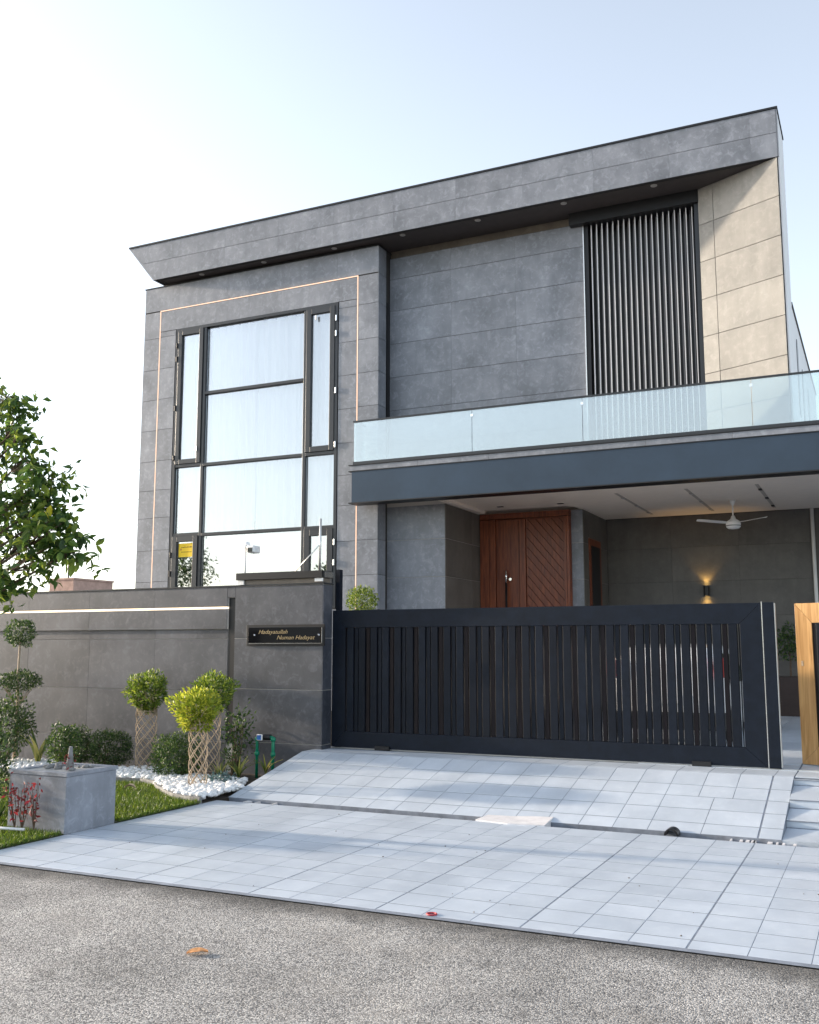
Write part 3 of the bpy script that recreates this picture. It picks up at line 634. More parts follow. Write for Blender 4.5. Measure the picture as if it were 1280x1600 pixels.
pane('pane', -13.57, 4.215, mlx-.04, 5.635, G_); pane('pane', mrx+.04, 4.195, -9.64, 5.62, G_)
pane('casement_pane', -13.57, 2.62, mlx-.04, 4.145, GL, .12); pane('casement_pane', mrx+.04, 2.62, -9.64, 4.125, GL, .13)
for x, zz in ((-13.60, (8.35, 8.05, 6.95, 5.85, 3.75, 3.35)), (-9.60, (8.4, 8.08, 6.9, 5.8, 3.85, 3.45))):
    for z in zz: wb('hinge', x-.016, z-.06, x+.016, z+.06, 16.77, 16.799, M['black'] if x < -12 else M['chrome'])
wb('window_handle', -13.0, 5.95, -12.985, 6.05, 16.76, 16.784, M['chrome']); wb('window_handle', -10.09, 8.42, -10.05, 8.52, 16.76, 16.784, M['plastic'])
def curtain(nm, x0, x1, z0, z1, y, amp, per):
    nx_ = int((x1-x0)/.02); nz_ = 8; vs = []; fs = []
    for j in range(nz_+1):
        for i in range(nx_+1):
            x = x0+(x1-x0)*i/nx_; z = z0+(z1-z0)*j/nz_
            yy = y+amp*math.sin(6.283*x/per+.6*math.sin(x*3.1)+.5*math.sin(z*.9+x))+.4*amp*math.sin(6.283*x/(per*.43)+z*.5)
            vs.append((x, yy, z))
    for j in range(nz_):
        for i in range(nx_): a = j*(nx_+1)+i; fs.append((a, a+1, a+nx_+2, a+nx_+1))
    k = len(vs); vs += [(a, b+.004, c_) for a, b, c_ in vs]; fs += [tuple(q+k for q in f[::-1]) for f in fs]
    return MB().add(vs, fs).build(nm, M['curtain'], win, smooth=True)
curtain('curtain', mlx-.02, -11.62, 2.6, 8.7, 17.02, .055, .19); curtain('curtain', -11.60, mrx+.02, 2.6, 8.7, 17.03, .06, .23)
curtain('curtain', -13.6, mlx-.05, 4.15, 8.7, 17.02, .04, .2); curtain('curtain', mrx+.05, -9.62, 4.15, 8.7, 17.02, .04, .2)
MB().box(-13.6, 17.3, 2.55, -9.6, 18.9, 2.6).build('room_floor', M['concrete'], win)
# yellow notice inside lower-left casement
ysn = thing('yellow_notice', (-13.2, 16.8, 3.72), 'yellow paper notice stuck on the lower left window sash', 'notice')
MB().box(-13.41, 16.822, 3.70, -13.00, 16.828, 3.99).build('paper', M['yellow'], ysn)
for z in (3.90, 3.80):
    x = -13.34
    while x < -13.08:
        w_ = random.uniform(.015, .05); MB().box(x, 16.8195, z, x+w_, 16.8215, z+random.choice([.012, .02])).build('print', M['darkprint'], ysn); x += w_+.01
MB().box(-13.36, 16.8195, 3.845, -13.335, 16.8215, 3.88).build('print', M['redcap'], ysn)

# wall lamp
sc_ = thing('wall_lamp', (-3.213, 20.95, 2.85), 'small black wall lamp glowing amber up and down on the porch back wall', 'wall lamp')
o = MB().tube([(-3.213, 20.94, 2.85), (-3.213, 20.94, 3.06)], .055, 16, cap=False); o.tube([(-3.213, 20.94, 3.06), (-3.213, 20.94, 2.85)], .05, 16, cap=False)
o.build('lamp_body', M['black'], sc_, smooth=True)
MB().box(-3.235, 20.985, 2.91, -3.19, 21.005, 3.0).build('mount', M['black'], sc_)
MB().tube([(-3.213, 20.94, 3.035), (-3.213, 20.94, 3.045)], .045, 14).build('bulb', M['lampglow'], sc_); MB().tube([(-3.213, 20.94, 2.865), (-3.213, 20.94, 2.875)], .045, 14).build('bulb', M['lampglow'], sc_)
for z, rx in ((3.07, 180), (2.84, 0)):
    l = bpy.data.lights.new('lamp_light', 'SPOT'); l.energy = 5; l.color = (1, .58, .16); l.spot_size = R(100); l.spot_blend = .6; l.shadow_soft_size = .03
    lo = bpy.data.objects.new('lamp_light', l); put(lo, (-3.213, 20.94, z), sc_); lo.rotation_euler = (R(rx), 0, 0)
# ceiling fan
fan = thing('ceiling_fan', (-2.40, 19.15, 3.99), 'white three blade ceiling fan hanging from the porch ceiling', 'ceiling fan')
MB().lathe([(.02, -.10), (.035, -.07), (.06, 0)], (-2.40, 19.15, 4.534), 18).build('ceiling_cup', M['plastic'], fan, smooth=True)
MB().tube([(-2.40, 19.15, 4.20), (-2.40, 19.15, 4.46)], .012, 10).build('rod', M['plastic'], fan, smooth=True)
MB().lathe([(.05, -.01), (.10, 0), (.13, .03), (.135, .09), (.11, .14), (.05, .18), (.03, .24)], (-2.40, 19.15, 4.0), 28).build('motor', M['plastic'], fan, smooth=True)
MB().lathe([(.137, 0), (.137, .014)], (-2.40, 19.15, 4.045), 28).build('motor_band', M['frame'], fan)
for a in (-28, 92, 212):
    a = R(a); u = Vector((math.cos(a), math.sin(a), 0)); v = Vector((-u.y, u.x, 0)); c0 = Vector((-2.40, 19.15, 4.10))
    pts = []
    for t, hw in ((.12, .03), (.22, .055), (.40, .062), (.62, .058), (.69, .045), (.71, .02)):
        pts.append((t, hw))
    vs = []; fs = []
    for s_ in (0, .006):
        for t, hw in pts:
            vs.append(c0+u*t+v*hw+Vector((0,0,.012+s_+t*.06))); vs.append(c0+u*t-v*hw+Vector((0,0,-.012+s_+t*.06)))
    k = len(pts)*2
    for i in range(len(pts)-1):
        fs += [(2*i, 2*i+1, 2*i+3, 2*i+2), (k+2*i, k+2*i+2, k+2*i+3, k+2*i+1), (2*i, 2*i+2, k+2*i+2, k+2*i), (2*i+1, k+2*i+1, k+2*i+3, 2*i+3)]
    fs += [(0, k, k+1, 1), (k-2, k-1, 2*k-1, 2*k-2)]
    MB().add(vs, fs).build('blade', M['plastic'], fan)

# ------------------------------------------------------------------ GATES
ga = thing('sliding_gate', (-4.2, 12.5, .4), 'dark blue metal sliding gate of vertical slats in a wide frame', 'gate')
gx0, gx1, gz0, gz1, yA, yB = -7.160, -1.297, .412, 2.332, 12.50, 12.58
ix0, ix1, iz0, iz1 = -6.95, -1.545, .632, 2.085; e = .0012
def fp(nm, pts, m=M['gate']): return MB().prism(pts, yA, yB).build(nm, m, ga, bevel=.003)
fp('top_rail', [(gx0+e, gz1), (gx1-e, gz1), (ix1-e, iz1), (ix0+e, iz1)][::-1]); fp('bottom_rail', [(gx0+e, gz0), (gx1-e, gz0), (ix1-e, iz0), (ix0+e, iz0)])
fp('stile', [(gx0, gz0+e), (ix0, iz0+e), (ix0, iz1-e), (gx0, gz1-e)]); fp('stile', [(gx1, gz0+e), (gx1, gz1-e), (ix1, iz1-e), (ix1, iz0+e)])
x = ix0+.030; k = 0; per = .187
while x < ix1-.1:
    MB().box(x, 12.505, iz0+.001, x+.100, 12.582, iz1-.001).build('slat', M['gate_slat'] if k % 3 else M['gate'], ga, bevel=.004)
    if x+.158 < ix1: MB().box(x+.117, 12.520, iz0+.001, x+.170, 12.578, iz1-.001).build('narrow_slat', M['gate_brown'] if k % 2 else M['gate_slat'], ga, bevel=.004)
    x += per; k += 1
MB().box(x-per+.117, 12.520, iz0+.001, ix1-.014, 12.578, iz1-.001).build('narrow_slat', M['gate_slat'], ga, bevel=.004)
MB().box(-7.02, 12.53, iz0, -6.955, 12.56, iz1).build('weather_strip', M['gate_brown'], ga) if False else None
MB().box(-1.2935, 12.495, .412, -1.285, 12.585, 2.345).build('joint_strip', M['alu'], ga)
MB().box(-1.282, 12.49, .405, -1.150, 12.59, 2.336).build('end_post', M['gate'], ga, bevel=.004)
MB().box(-1.149, 12.495, .42, -1.140, 12.585, 2.325).build('edge_strip', M['steel'], ga)
for x in (-6.45, -2.16): MB().box(x, 12.46, .394, x+.22, 12.498, .45).build('guide_shoe', M['black'], ga)
for x in (-6.0, -2.5): MB().tube([(x, 12.525, .40), (x, 12.555, .40)], .03, 12).build('wheel', M['black'], ga) if False else None
MB().box(-7.3, 12.53, .391, -.4, 12.55, .402).build('floor_rail', M['steel'], ga)
# narrow dark jamb between pillar and gate
tag(MB().box(-7.164, 12.60, .39, -7.10, 12.68, 2.93).build('gate_jamb', M['gate']), 'tall dark steel jamb behind the left end of the gate', 'jamb')
# wooden gate leaf
wl = thing('wooden_gate_leaf', (-.967, 13.1, .4), 'sunlit golden wood framed gate leaf standing ajar at the right edge', 'gate')
u = Vector((math.cos(R(-17)), math.sin(R(-17)), 0)); nn_ = Vector((u.y, -u.x, 0)); base = Vector((-.967, 13.1, 0))
def lp(nm, pts, m, d0=0, d1=.07, bv=.003):
    vs = [base+u*a-nn_*d0+Vector((0,0,z)) for a, z in pts]+[base+u*a-nn_*d1+Vector((0,0,z)) for a, z in pts]; n_ = len(pts)
    return MB().add(vs, [tuple(range(n_))[::-1], tuple(range(n_, 2*n_))]+[(i, (i+1)%n_, n_+(i+1)%n_, n_+i) for i in range(n_)]).build(nm, m, wl, bevel=bv)
W_ = 1.25; WG = M['wood_gold']
lp('top_rail', [(.001, 2.34), (.20, 2.10), (W_-.20, 2.10), (W_-.001, 2.34)], WG); lp('bottom_rail', [(.001, .41), (W_-.001, .41), (W_-.20, .62), (.20, .62)], WG)
lp('stile', [(0, .411), (.199, .621), (.199, 2.099), (0, 2.339)], WG); lp('stile', [(W_, .411), (W_, 2.339), (W_-.199, 2.099), (W_-.199, .621)], WG)
lp('inner_rail', [(.202, .622), (.23, .622), (.23, 2.098), (.202, 2.098)], M['gate_brown'], .01, .06)
a = .245
while a < W_-.28:
    lp('slat', [(a, .622), (a+.07, .622), (a+.07, 2.098), (a, 2.098)], M['gate_brown'] if int(a*20) % 2 else M['gate_slat'], .015, .055); a += .10
lp('latch', [(.05, 1.58), (.075, 1.58), (.075, 1.64), (.05, 1.64)], M['twig'], -.004, 0, 0)

# ------------------------------------------------------------------ CAR behind the gate
car = thing('parked_car', (-2.85, 16.2, .45), 'white hatchback parked nose in under the porch behind the gate slats', 'car')
X0, X1, Y0, Y1 = -3.72, -1.98, 14.45, 17.95
secs = [(14.45, .80, 1.10, .78), (14.50, .70, 1.62, .80), (14.75, .66, 1.80, .83), (15.6, .64, 1.86, .86), (16.4, .64, 1.82, .86), (17.0, .66, 1.42, .86), (17.7, .70, 1.28, .82), (17.95, .78, 1.05, .74)]
vs = []; fs = []; cx = (X0+X1)/2
for y, zb_, zt, hw in secs:
    belt = min(1.28, zt-.02); tw = hw*(.80 if zt > 1.5 else .92)
    ring = [(-hw*.94, zb_), (-hw, zb_+.15), (-hw, belt-.06), (-hw*.97, belt), (-tw, zt-.07), (-tw*.86, zt), (tw*.86, zt), (tw, zt-.07), (hw*.97, belt), (hw, belt-.06), (hw, zb_+.15), (hw*.94, zb_)]
    vs += [(cx+a_, y, z_) for a_, z_ in ring]
nr = 12
for i in range(len(secs)-1):
    for j in range(nr): fs.append((i*nr+j, (i+1)*nr+j, (i+1)*nr+(j+1)%nr, i*nr+(j+1)%nr))
fs += [tuple(range(nr)), tuple(range((len(secs)-1)*nr, len(secs)*nr))[::-1]]
cb = MB().add(vs, fs).build('body', M['carwhite'], car, smooth=True, bevel=.02)
MB().add([(cx-.62, 14.488, 1.34), (cx+.62, 14.488, 1.34), (cx+.52, 14.62, 1.70), (cx-.52, 14.62, 1.70), (cx-.62, 14.53, 1.34), (cx+.62, 14.53, 1.34), (cx+.52, 14.66, 1.70), (cx-.52, 14.66, 1.70)], [(0,1,2,3),(7,6,5,4),(0,4,5,1),(1,5,6,2),(2,6,7,3),(3,7,4,0)]).build('rear_window', M['carglass'], car)
for s_ in (-1, 1):
    MB().box(cx+s_*.76-.07, 14.44, 1.38, cx+s_*.76+.07, 14.60, 1.66).build('tail_light', M['red'], car, bevel=.02)
    for y in (15.15, 17.2):
        w2 = MB().tube([(cx+s_*.74, y, .76), (cx+s_*.87, y, .76)], .30, 20).build('wheel', M['rubber'], car); MB().tube([(cx+s_*.86, y, .76), (cx+s_*.88, y, .76)], .18, 14).build('rim', M['steel'], w2)
    MB().add([(cx+s_*.865, 14.95, 1.30), (cx+s_*.865, 16.6, 1.30), (cx+s_*.73, 16.3, 1.70), (cx+s_*.72, 15.0, 1.72), (cx+s_*.85, 14.95, 1.30), (cx+s_*.85, 16.6, 1.30), (cx+s_*.71, 16.3, 1.70), (cx+s_*.70, 15.0, 1.72)], [(0,1,2,3),(7,6,5,4),(0,4,5,1),(1,5,6,2),(2,6,7,3),(3,7,4,0)]).build('side_window', M['carglass'], car)
MB().box(X0+.03, 14.36, .66, X1-.03, 14.62, .90).build('bumper', M['carblack'], car, bevel=.03)
npm = MB().box(cx-.24, 14.425, 1.02, cx+.24, 14.440, 1.16).build('number_plate', M['plastic'], car, bevel=.003)

# ------------------------------------------------------------------ GARDEN
lawn = MB().box(-18, 6.335, -.13, XL-.002, 12.286, .0).build('garden_bed', M['soil']); lawn['kind'] = 'structure'
kerb_pts = [(-18, 11.0), (-12, 10.75), (-10.4, 10.68), (-9.46, 10.66), (-9.05, 10.72), (-8.75, 10.62), (-8.45, 10.33), (-8.05, 10.0), (-7.75, 9.80), (-7.43, 9.70), (-7.285, 9.68)]
def ky(x):
    for (a, ya), (b, yb) in zip(kerb_pts, kerb_pts[1:]):
        if a <= x <= b: return ya+(yb-ya)*(x-a)/(b-a)
    return 9.7
kr = MB(); 
for (a, ya), (b, yb) in zip(kerb_pts, kerb_pts[1:]):
    dx, dy = b-a, yb-ya; L_ = math.hypot(dx, dy); px_, py_ = -dy/L_*.02, dx/L_*.02
    kr.prism([(a-px_, ya-py_), (b-px_, yb-py_), (b+px_, yb+py_), (a+px_, ya+py_)], .0, .075, 'z')
tag(kr.build('edging', M['grey_stone']), 'thin curved concrete edging between the lawn and the white pebbles', 'edging')
def thin_prism(poly, z0, z1, name, mat, kind):
    o_ = MB().prism(poly, z0, z1, 'z').build(name, mat); o_['kind'] = kind; return o_
thin_prism([(-18, 6.34)]+[(-7.29, 6.34)]+[(x, y-.03) for x, y in kerb_pts[::-1]], .002, .012, 'lawn_ground', M['lawnbase'], 'structure')
# grass blades
n = 90000; X = rng.uniform(-12.5, -7.29, n); Y = rng.uniform(6.35, 11, n)
X[:50000] = rng.uniform(-9.6, -7.29, 50000); X[:3000] = rng.uniform(-7.32, -7.27, 3000)
ok = (Y < np.array([ky(a) for a in X])-.03) & ~((X > -8.08) & (X < -7.27) & (Y > 7.5) & (Y < 8.3))
X, Y = X[ok], Y[ok]; n = len(X)
Dg = rng.normal(size=(n, 3))*.45; Dg[:, 2] = 1
leaves('grass', np.stack([X, Y, np.full(n, .008)], 1), Dg, rng.uniform(.03, .065, n), M['grass'], width=.11, fold=.1, kind='stuff')
# pebbles
def pebbles(name, pts, s, mat):
    ico = [(0,0,1),(.894,0,.447),(.276,.851,.447),(-.724,.526,.447),(-.724,-.526,.447),(.276,-.851,.447),(.724,.526,-.447),(-.276,.851,-.447),(-.894,0,-.447),(-.276,-.851,-.447),(.724,-.526,-.447),(0,0,-1)]
    fc = [(0,1,2),(0,2,3),(0,3,4),(0,4,5),(0,5,1),(1,6,2),(2,7,3),(3,8,4),(4,9,5),(5,10,1),(2,6,7),(3,7,8),(4,8,9),(5,9,10),(1,10,6),(6,11,7),(7,11,8),(8,11,9),(9,11,10),(10,11,6)]
    ico = np.array(ico); m_ = MB(); vs = []; fs = []
    for p in pts:
        r = random.uniform(*s); A = rng.uniform(.7, 1.3, 3)*np.array([1, 1, .7])*r; th_ = random.uniform(0, 3.14)
        q = ico*A*(1+rng.uniform(-.12, .12, (12, 1))); c_, s__ = math.cos(th_), math.sin(th_)
        q = np.stack([q[:, 0]*c_-q[:, 1]*s__, q[:, 0]*s__+q[:, 1]*c_, q[:, 2]], 1)+np.array(p)
        k_ = len(vs); vs += [tuple(a_) for a_ in q]; fs += [tuple(i_+k_ for i_ in f_) for f_ in fc]
    m_.add(vs, fs); return m_.build(name, mat, smooth=True)
pts = []
while len(pts) < 3600:
    x = random.uniform(-12.8, -7.32); y = random.uniform(9.6, 12.1)
    t_ = y-ky(x); lim = .75+.25*math.sin(x*3.1)+(.35 if -8.6 < x < -7.6 else 0)
    if .03 < t_ < lim: pts.append((x, y, .05+random.uniform(0, .05)))
pb = pebbles('white_pebbles', pts, (.022, .048), M['pebble']); pb['kind'] = 'stuff'; pb['label'] = 'band of white pebbles between lawn and boundary wall'; 
# square planter
PX0, PX1, PY0, PY1 = -8.04, -7.285, 7.54, 8.24
plb = thing('square_planter', (-7.66, 7.9, 0), 'square grey tiled planter box at the edge of the driveway', 'planter')
MB().box(PX0+.01, PY0+.01, -.05, PX1-.01, PY1-.01, .545).build('planter_core', M['grout_dark'], plb)
tile('side_panel', plb, (PX0, PY0+.009, .0), (1,0,0), (0,0,1), (0,-1,0), PX1-PX0, .545, .012, T, .002)
tile('side_panel', plb, (PX1-.009, PY0-.002, .0), (0,1,0), (0,0,1), (1,0,0), PY1-PY0, .545, .012, T, .002)
tile('side_panel', plb, (PX0+.009, PY1, .0), (0,-1,0), (0,0,1), (-1,0,0), PY1-PY0, .545, .012, T, .002)
rim = MB(); a_, b_, c_, d_ = PX0-.012, PX1+.012, PY0-.012, PY1+.012
rim.box(a_, c_, .547, b_, c_+.09, .585).box(a_, d_-.09, .547, b_, d_, .585).box(a_, c_+.091, .547, a_+.09, d_-.091, .585).box(b_-.09, c_+.091, .547, b_, d_-.091, .585)
rim.build('rim', T, plb, bevel=.003)
MB().box(a_+.09, c_+.09, .5, b_-.09, d_-.09, .572).build('planting_soil', M['concrete'], plb)
sp_ = [(random.uniform(-7.9, -7.4), random.uniform(7.7, 8.1), .585) for _ in range(16)]
tag(pebbles('planter_stones', sp_, (.02, .045), M['grey_stone']), 'few dark grey stones lying on top of the square planter', 'stones')
cb_ = thing('pruned_stump_plant', (-7.55, 7.85, .57), 'short pruned stem with a few reddish leaves on the square planter', 'plant')
MB().tube([(-7.55, 7.85, .57), (-7.56, 7.86, .68), (-7.545, 7.85, .80)], [.045, .03, .018], 9).build('stem', M['grey_stone'], cb_, smooth=True)
P_, D_ = blob(26, (-7.52, 7.83, .65), (.10, .08, .08), .3); leaves('foliage', P_, rdir(26, .2), rng.uniform(.03, .05, 26), M['lv_red'], cb_)

def shrub(name, label, cat, c, r, n, size, mat, group=None, flat=None, stems=4, z0=.03, lump=.2, stem_mat=None, shell=.5):
    t_ = thing(name, (c[0], c[1], z0), label, cat, group)
    P_, D_ = blob(n, c, r, shell, lump, flat)
    leaves('foliage', P_, rdir(n, .25, D_*.6), rng.uniform(.7, 1.25, n)*size, mat, t_)
    m_ = MB()
    for k_ in range(stems):
        a_ = random.uniform(0, 6.28); e_ = Vector((c[0]+math.cos(a_)*r[0]*.6, c[1]+math.sin(a_)*r[1]*.6, c[2]+r[2]*.3)); s_ = Vector((c[0]+math.cos(a_)*.03, c[1]+math.sin(a_)*.03, z0))
        m_.tube([s_, (s_+e_)/2+Vector((random.uniform(-.03, .03), random.uniform(-.03, .03), .02)), e_], [.012, .009, .004], 6)
    m_.build('stem', stem_mat or M['bark'], t_)
    return t_
def cage_topiary(label, bx, by, h, rad, crown, n, size, mat, z0=.06, ncross=6):
    t_ = thing('woven_stem_topiary', (bx, by, z0), label, 'topiary', 'topiary trees with woven stems')
    # woven cylinder trunk: two families of helices
    for fam in (1, -1):
        for k_ in range(ncross):
            ph = 2*math.pi*k_/ncross; pts_ = []
            for i_ in range(13):
                tt = i_/12; a_ = ph+fam*tt*1.55*math.pi*h/.78; rr = rad*(1+.10*tt+.04*math.sin(tt*9+k_))+(.006*fam)
                pts_.append((bx+rr*math.cos(a_), by+rr*math.sin(a_), z0+h*tt+random.uniform(-.004, .004)))
            MB().tube(pts_, [.0062+.001*(i_ % 3 == 0)-.002*i_/12 for i_ in range(13)], 5).build('woven_stem', M['twig'], t_, smooth=True)
    MB().tube([(bx+rad*1.08*math.cos(a_*.3927), by+rad*1.08*math.sin(a_*.3927), z0+h*.98) for a_ in range(17)], .006, 5).build('tie_ring', M['twig'], t_)
    c, r = crown
    P_, D_ = blob(n, c, r, .45, .28, -.75)
    q_ = np.clip((P_[:, 2]-(c[2]-r[2]))/(1.6*r[2]), 0, 1); P_[:, :2] = np.array(c[:2])+(P_[:, :2]-np.array(c[:2]))*(.5+.55*q_)[:, None]; P_[:, 2] -= (1-q_)*r[2]*.25
    leaves('foliage', P_, rdir(n, .35, D_*.9), rng.uniform(.7, 1.3, n)*size, mat, t_)
    m_ = MB()
    for k_ in range(26):
        a_ = random.uniform(0, 6.28); q_ = random.uniform(.3, .85)
        m_.tube([(bx+rad*math.cos(a_), by+rad*math.sin(a_), z0+h*.9), (c[0]+r[0]*q_*.6*math.cos(a_), c[1]+r[1]*q_*.6*math.sin(a_), c[2]-r[2]*.5), (c[0]+r[0]*q_*math.cos(a_+.3), c[1]+r[1]*q_*math.sin(a_+.3), c[2]+r[2]*.2)], [.007, .005, .003], 5)
    m_.build('branch', M['twig'], t_)['kind'] = 'stuff'
    return t_
cage_topiary('sunlit yellow green topiary on a woven lattice stem nearest the driveway', -7.90, 10.42, .80, .108, ((-7.93, 10.42, 1.02), (.31, .30, .24)), 2600, .058, M['lv_sun'])
cage_topiary('green topiary on a woven stem directly in front of the dark wall slot', -8.33, 11.25, .95, .12, ((-8.30, 11.25, 1.20), (.31, .30, .22)), 2300, .055, M['lv_top'])
cage_topiary('left green topiary on a woven stem standing alone by the wall', -9.62, 11.47, .86, .135, ((-9.60, 11.45, 1.17), (.31, .29, .26)), 2300, .058, M['lv_top'])
P_ = None
shrub('round_shrub', 'round clipped shrub between the left and the nearest woven stem topiaries', 'shrub', (-8.78, 11.10, .33), (.34, .32, .30), 4200, .042, M['lv_mid'], 'round clipped shrubs')
shrub('round_shrub', 'round clipped dark shrub left of the lone woven stem topiary', 'shrub', (-10.35, 11.55, .32), (.31, .30, .29), 4000, .040, M['lv_dark'], 'round clipped shrubs')
shrub('round_shrub', 'small round dark shrub behind the planter by the wall', 'shrub', (-11.15, 11.75, .30), (.25, .24, .26), 2800, .040, M['lv_dark'], 'round clipped shrubs')
shrub('round_shrub', 'oval grey green shrub rising just behind the square planter', 'shrub', (-10.55, 10.85, .40), (.24, .22, .34), 1900, .05, M['lv_mid'], 'round clipped shrubs')
shrub('leafy_shrub', 'loose upright leafy shrub against the wall beside the green pipes', 'shrub', (-8.38, 11.95, .62), (.22, .16, .34), 420, .062, M['lv_mid'], stems=9, shell=.2, lump=.4)
shrub('leafy_shrub', 'small dark low shrub under the wall slot left of the green pipes', 'shrub', (-8.25, 11.7, .28), (.17, .14, .20), 260, .05, M['lv_dark'], stems=5, shell=.2)
shrub('leafy_bush', 'large dark leafy bush at the left edge in front of the planter', 'bush', (-8.55, 7.65, .62), (.34, .30, .40), 1500, .055, M['lv_dark'], stems=6, lump=.3)
shrub('leafy_bush', 'dense dark hedge bush under the tiered topiary at the far left', 'bush', (-12.15, 11.2, .62), (.60, .42, .38), 3600, .055, M['lv_dark'], stems=8, lump=.2)
# tiered topiary
tt_ = thing('tiered_topiary', (-12.25, 11.55, .05), 'tall tiered topiary with ball top and flat disc at the far left', 'topiary')
MB().tube([(-12.25, 11.55, .05), (-12.23, 11.55, .7), (-12.26, 11.55, 1.4), (-12.25, 11.55, 2.0)], [.025, .022, .018, .012], 8).build('stem', M['twig'], tt_, smooth=True)
P_, D_ = blob(1500, (-12.25, 11.55, 2.03), (.23, .22, .22), .5); leaves('foliage', P_, rdir(1500, .3, D_*.6), rng.uniform(.03, .055, 1500), M['lv_mid'], tt_)
P_, D_ = blob(1700, (-12.22, 11.55, 1.28), (.36, .34, .15), .4); leaves('foliage', P_, rdir(1700, .3, D_*.6), rng.uniform(.03, .055, 1700), M['lv_dark'], tt_)
o = MB()
for k_ in range(14):
    a_ = random.uniform(0, 6.28); o.tube([(-12.25, 11.55, .85), (-12.24+.1*math.cos(a_), 11.55+.1*math.sin(a_), 1.02), (-12.23+.24*math.cos(a_), 11.55+.24*math.sin(a_), 1.22)], [.007, .005, .003], 5)
o.build('branch', M['twig'], tt_)
# blade plants
def blades(name, label, cat, c, n, L_, mat, arch=.6, wd=.018, group=None, up=1.0):
    t_ = thing(name, c, label, cat, group)
    for k_ in range(n):
        a_ = random.uniform(0, 6.28); l_ = L_*random.uniform(.7, 1.1); vs = []; fs = []
        side = Vector((-math.sin(a_), math.cos(a_), 0)); tilt = random.uniform(.25, 1)*arch
        for i_ in range(6):
            s_ = i_/5; p_ = Vector(c)+Vector((math.cos(a_), math.sin(a_), 0))*(l_*s_*(.25+tilt*s_))+Vector((0,0,l_*up*(s_-.62*tilt*s_*s_)))
            wv = wd*(1-s_*.9)*(1 if i_ else .6)
            vs += [p_-side*wv, p_+Vector((0,0,-.004)), p_+side*wv]
        for i_ in range(5): q_ = i_*3; fs += [(q_, q_+1, q_+4, q_+3), (q_+1, q_+2, q_+5, q_+4)]
        MB().add(vs, fs).build('blade', mat, t_, loc=c)
    return t_
blades('spider_plant', 'variegated spider plant at the foot of the left green pipe', 'spider plant', (-7.86, 11.25, .06), 26, .36, M['lv_palm'], group='variegated spider plants')
blades('spider_plant', 'variegated spider plant left of the one under the green pipes', 'spider plant', (-8.13, 11.2, .06), 18, .30, M['lv_palm'], group='variegated spider plants')
blades('spider_plant', 'small variegated spider plant at the ramp edge in front of the right green pipe', 'spider plant', (-7.66, 11.6, .10), 14, .30, M['lv_palm'], group='variegated spider plants')
blades('young_palm', 'young palm with a few arching yellow green fronds behind the planter', 'palm', (-11.55, 11.35, .08), 9, .62, M['lv_palm'], .55, .05)
P_, D_ = blob(300, (-7.86, 10.85, .10), (.22, .2, .08), .2)
o = leaves('succulent_cover', P_, rdir(300, .6), rng.uniform(.03, .06, 300), M['lv_blue'], width=.6); o['label'] = 'blue grey succulents spreading beside the nearest topiary'
# red twigs in front of the planter
rt = thing('red_leaved_shrub', (-7.85, 7.42, .04), 'thin bare shrub with dark red leaves in front of the planter', 'shrub')
o = MB(); rp = []
for bx_, hx in ((-7.88, .05), (-7.72, -.02), (-7.58, .0)):
    for k_ in range(5):
        top = Vector((bx_+random.uniform(-.09, .09), 7.42+random.uniform(-.04, .03), random.uniform(.38, .56))); b0 = Vector((bx_+hx, 7.44, .03)); mid = (b0+top)/2+Vector((random.uniform(-.03, .03), 0, 0))
        o.tube([b0, mid, top], [.006, .004, .002], 5)
        for t_ in np.linspace(.3, 1, 8): rp.append(tuple((b0*(1-t_)+top*t_)+Vector((random.uniform(-.025, .025), random.uniform(-.02, .02), random.uniform(-.02, .02)))))
o.build('stem', M['bark'], rt); leaves('foliage', rp, rdir(len(rp), -.2), rng.uniform(.04, .075, len(rp)), M['lv_red'], rt)
tag(MB().tube([(-9.2, 7.35, .06), (-8.4, 7.28, .062), (-7.85, 7.30, .06), (-7.62, 7.36, .055)], .014, 8).build('hose', M['plastic'], smooth=True), 'white plastic hose lying on the grass at the left edge', 'hose')
blades('grass_tuft', 'wild tuft growing at the planter foot on the left', 'plant', (-8.25, 7.62, .04), 22, .42, M['lv_mid'], .5, .01)
# water meter pipes
wm = thing('water_meter', (-7.9, 11.93, .0), 'green water pipes joined by a blue faced meter against the pillar', 'water meter')
MB().tube([(-8.03, 11.93, .0), (-8.03, 11.93, .50), (-8.02, 11.93, .545), (-7.99, 11.93, .555)], .021, 12).build('pipe', M['pvc'], wm, smooth=True)
MB().tube([(-7.765, 11.93, .0), (-7.765, 11.93, .52), (-7.78, 11.93, .555), (-7.82, 11.93, .56)], .024, 12).build('pipe', M['pvc'], wm, smooth=True)
for x in (-8.03, -7.765):
    MB().lathe([(.026, 0), (.034, .01), (.034, .05), (.026, .06)], (x, 11.93, .30), 14).build('coupling', M['pvc'], wm, smooth=True); MB().lathe([(.028, 0), (.036, .01), (.036, .045), (.026, .055)], (x, 11.93, .505), 14).build('coupling', M['pvc'], wm, smooth=True)
mt = MB().tube([(-8.00, 11.93, .558), (-7.81, 11.93, .560)], .040, 14).build('meter_body', M['black'], wm, smooth=True)
MB().box(-8.00, 11.865, .515, -7.91, 11.889, .60).build('meter_face', M['plastic'], wm, bevel=.01); MB().box(-7.99, 11.86, .525, -7.925, 11.8645, .59).build('meter_dial', M['meterblue'], wm)
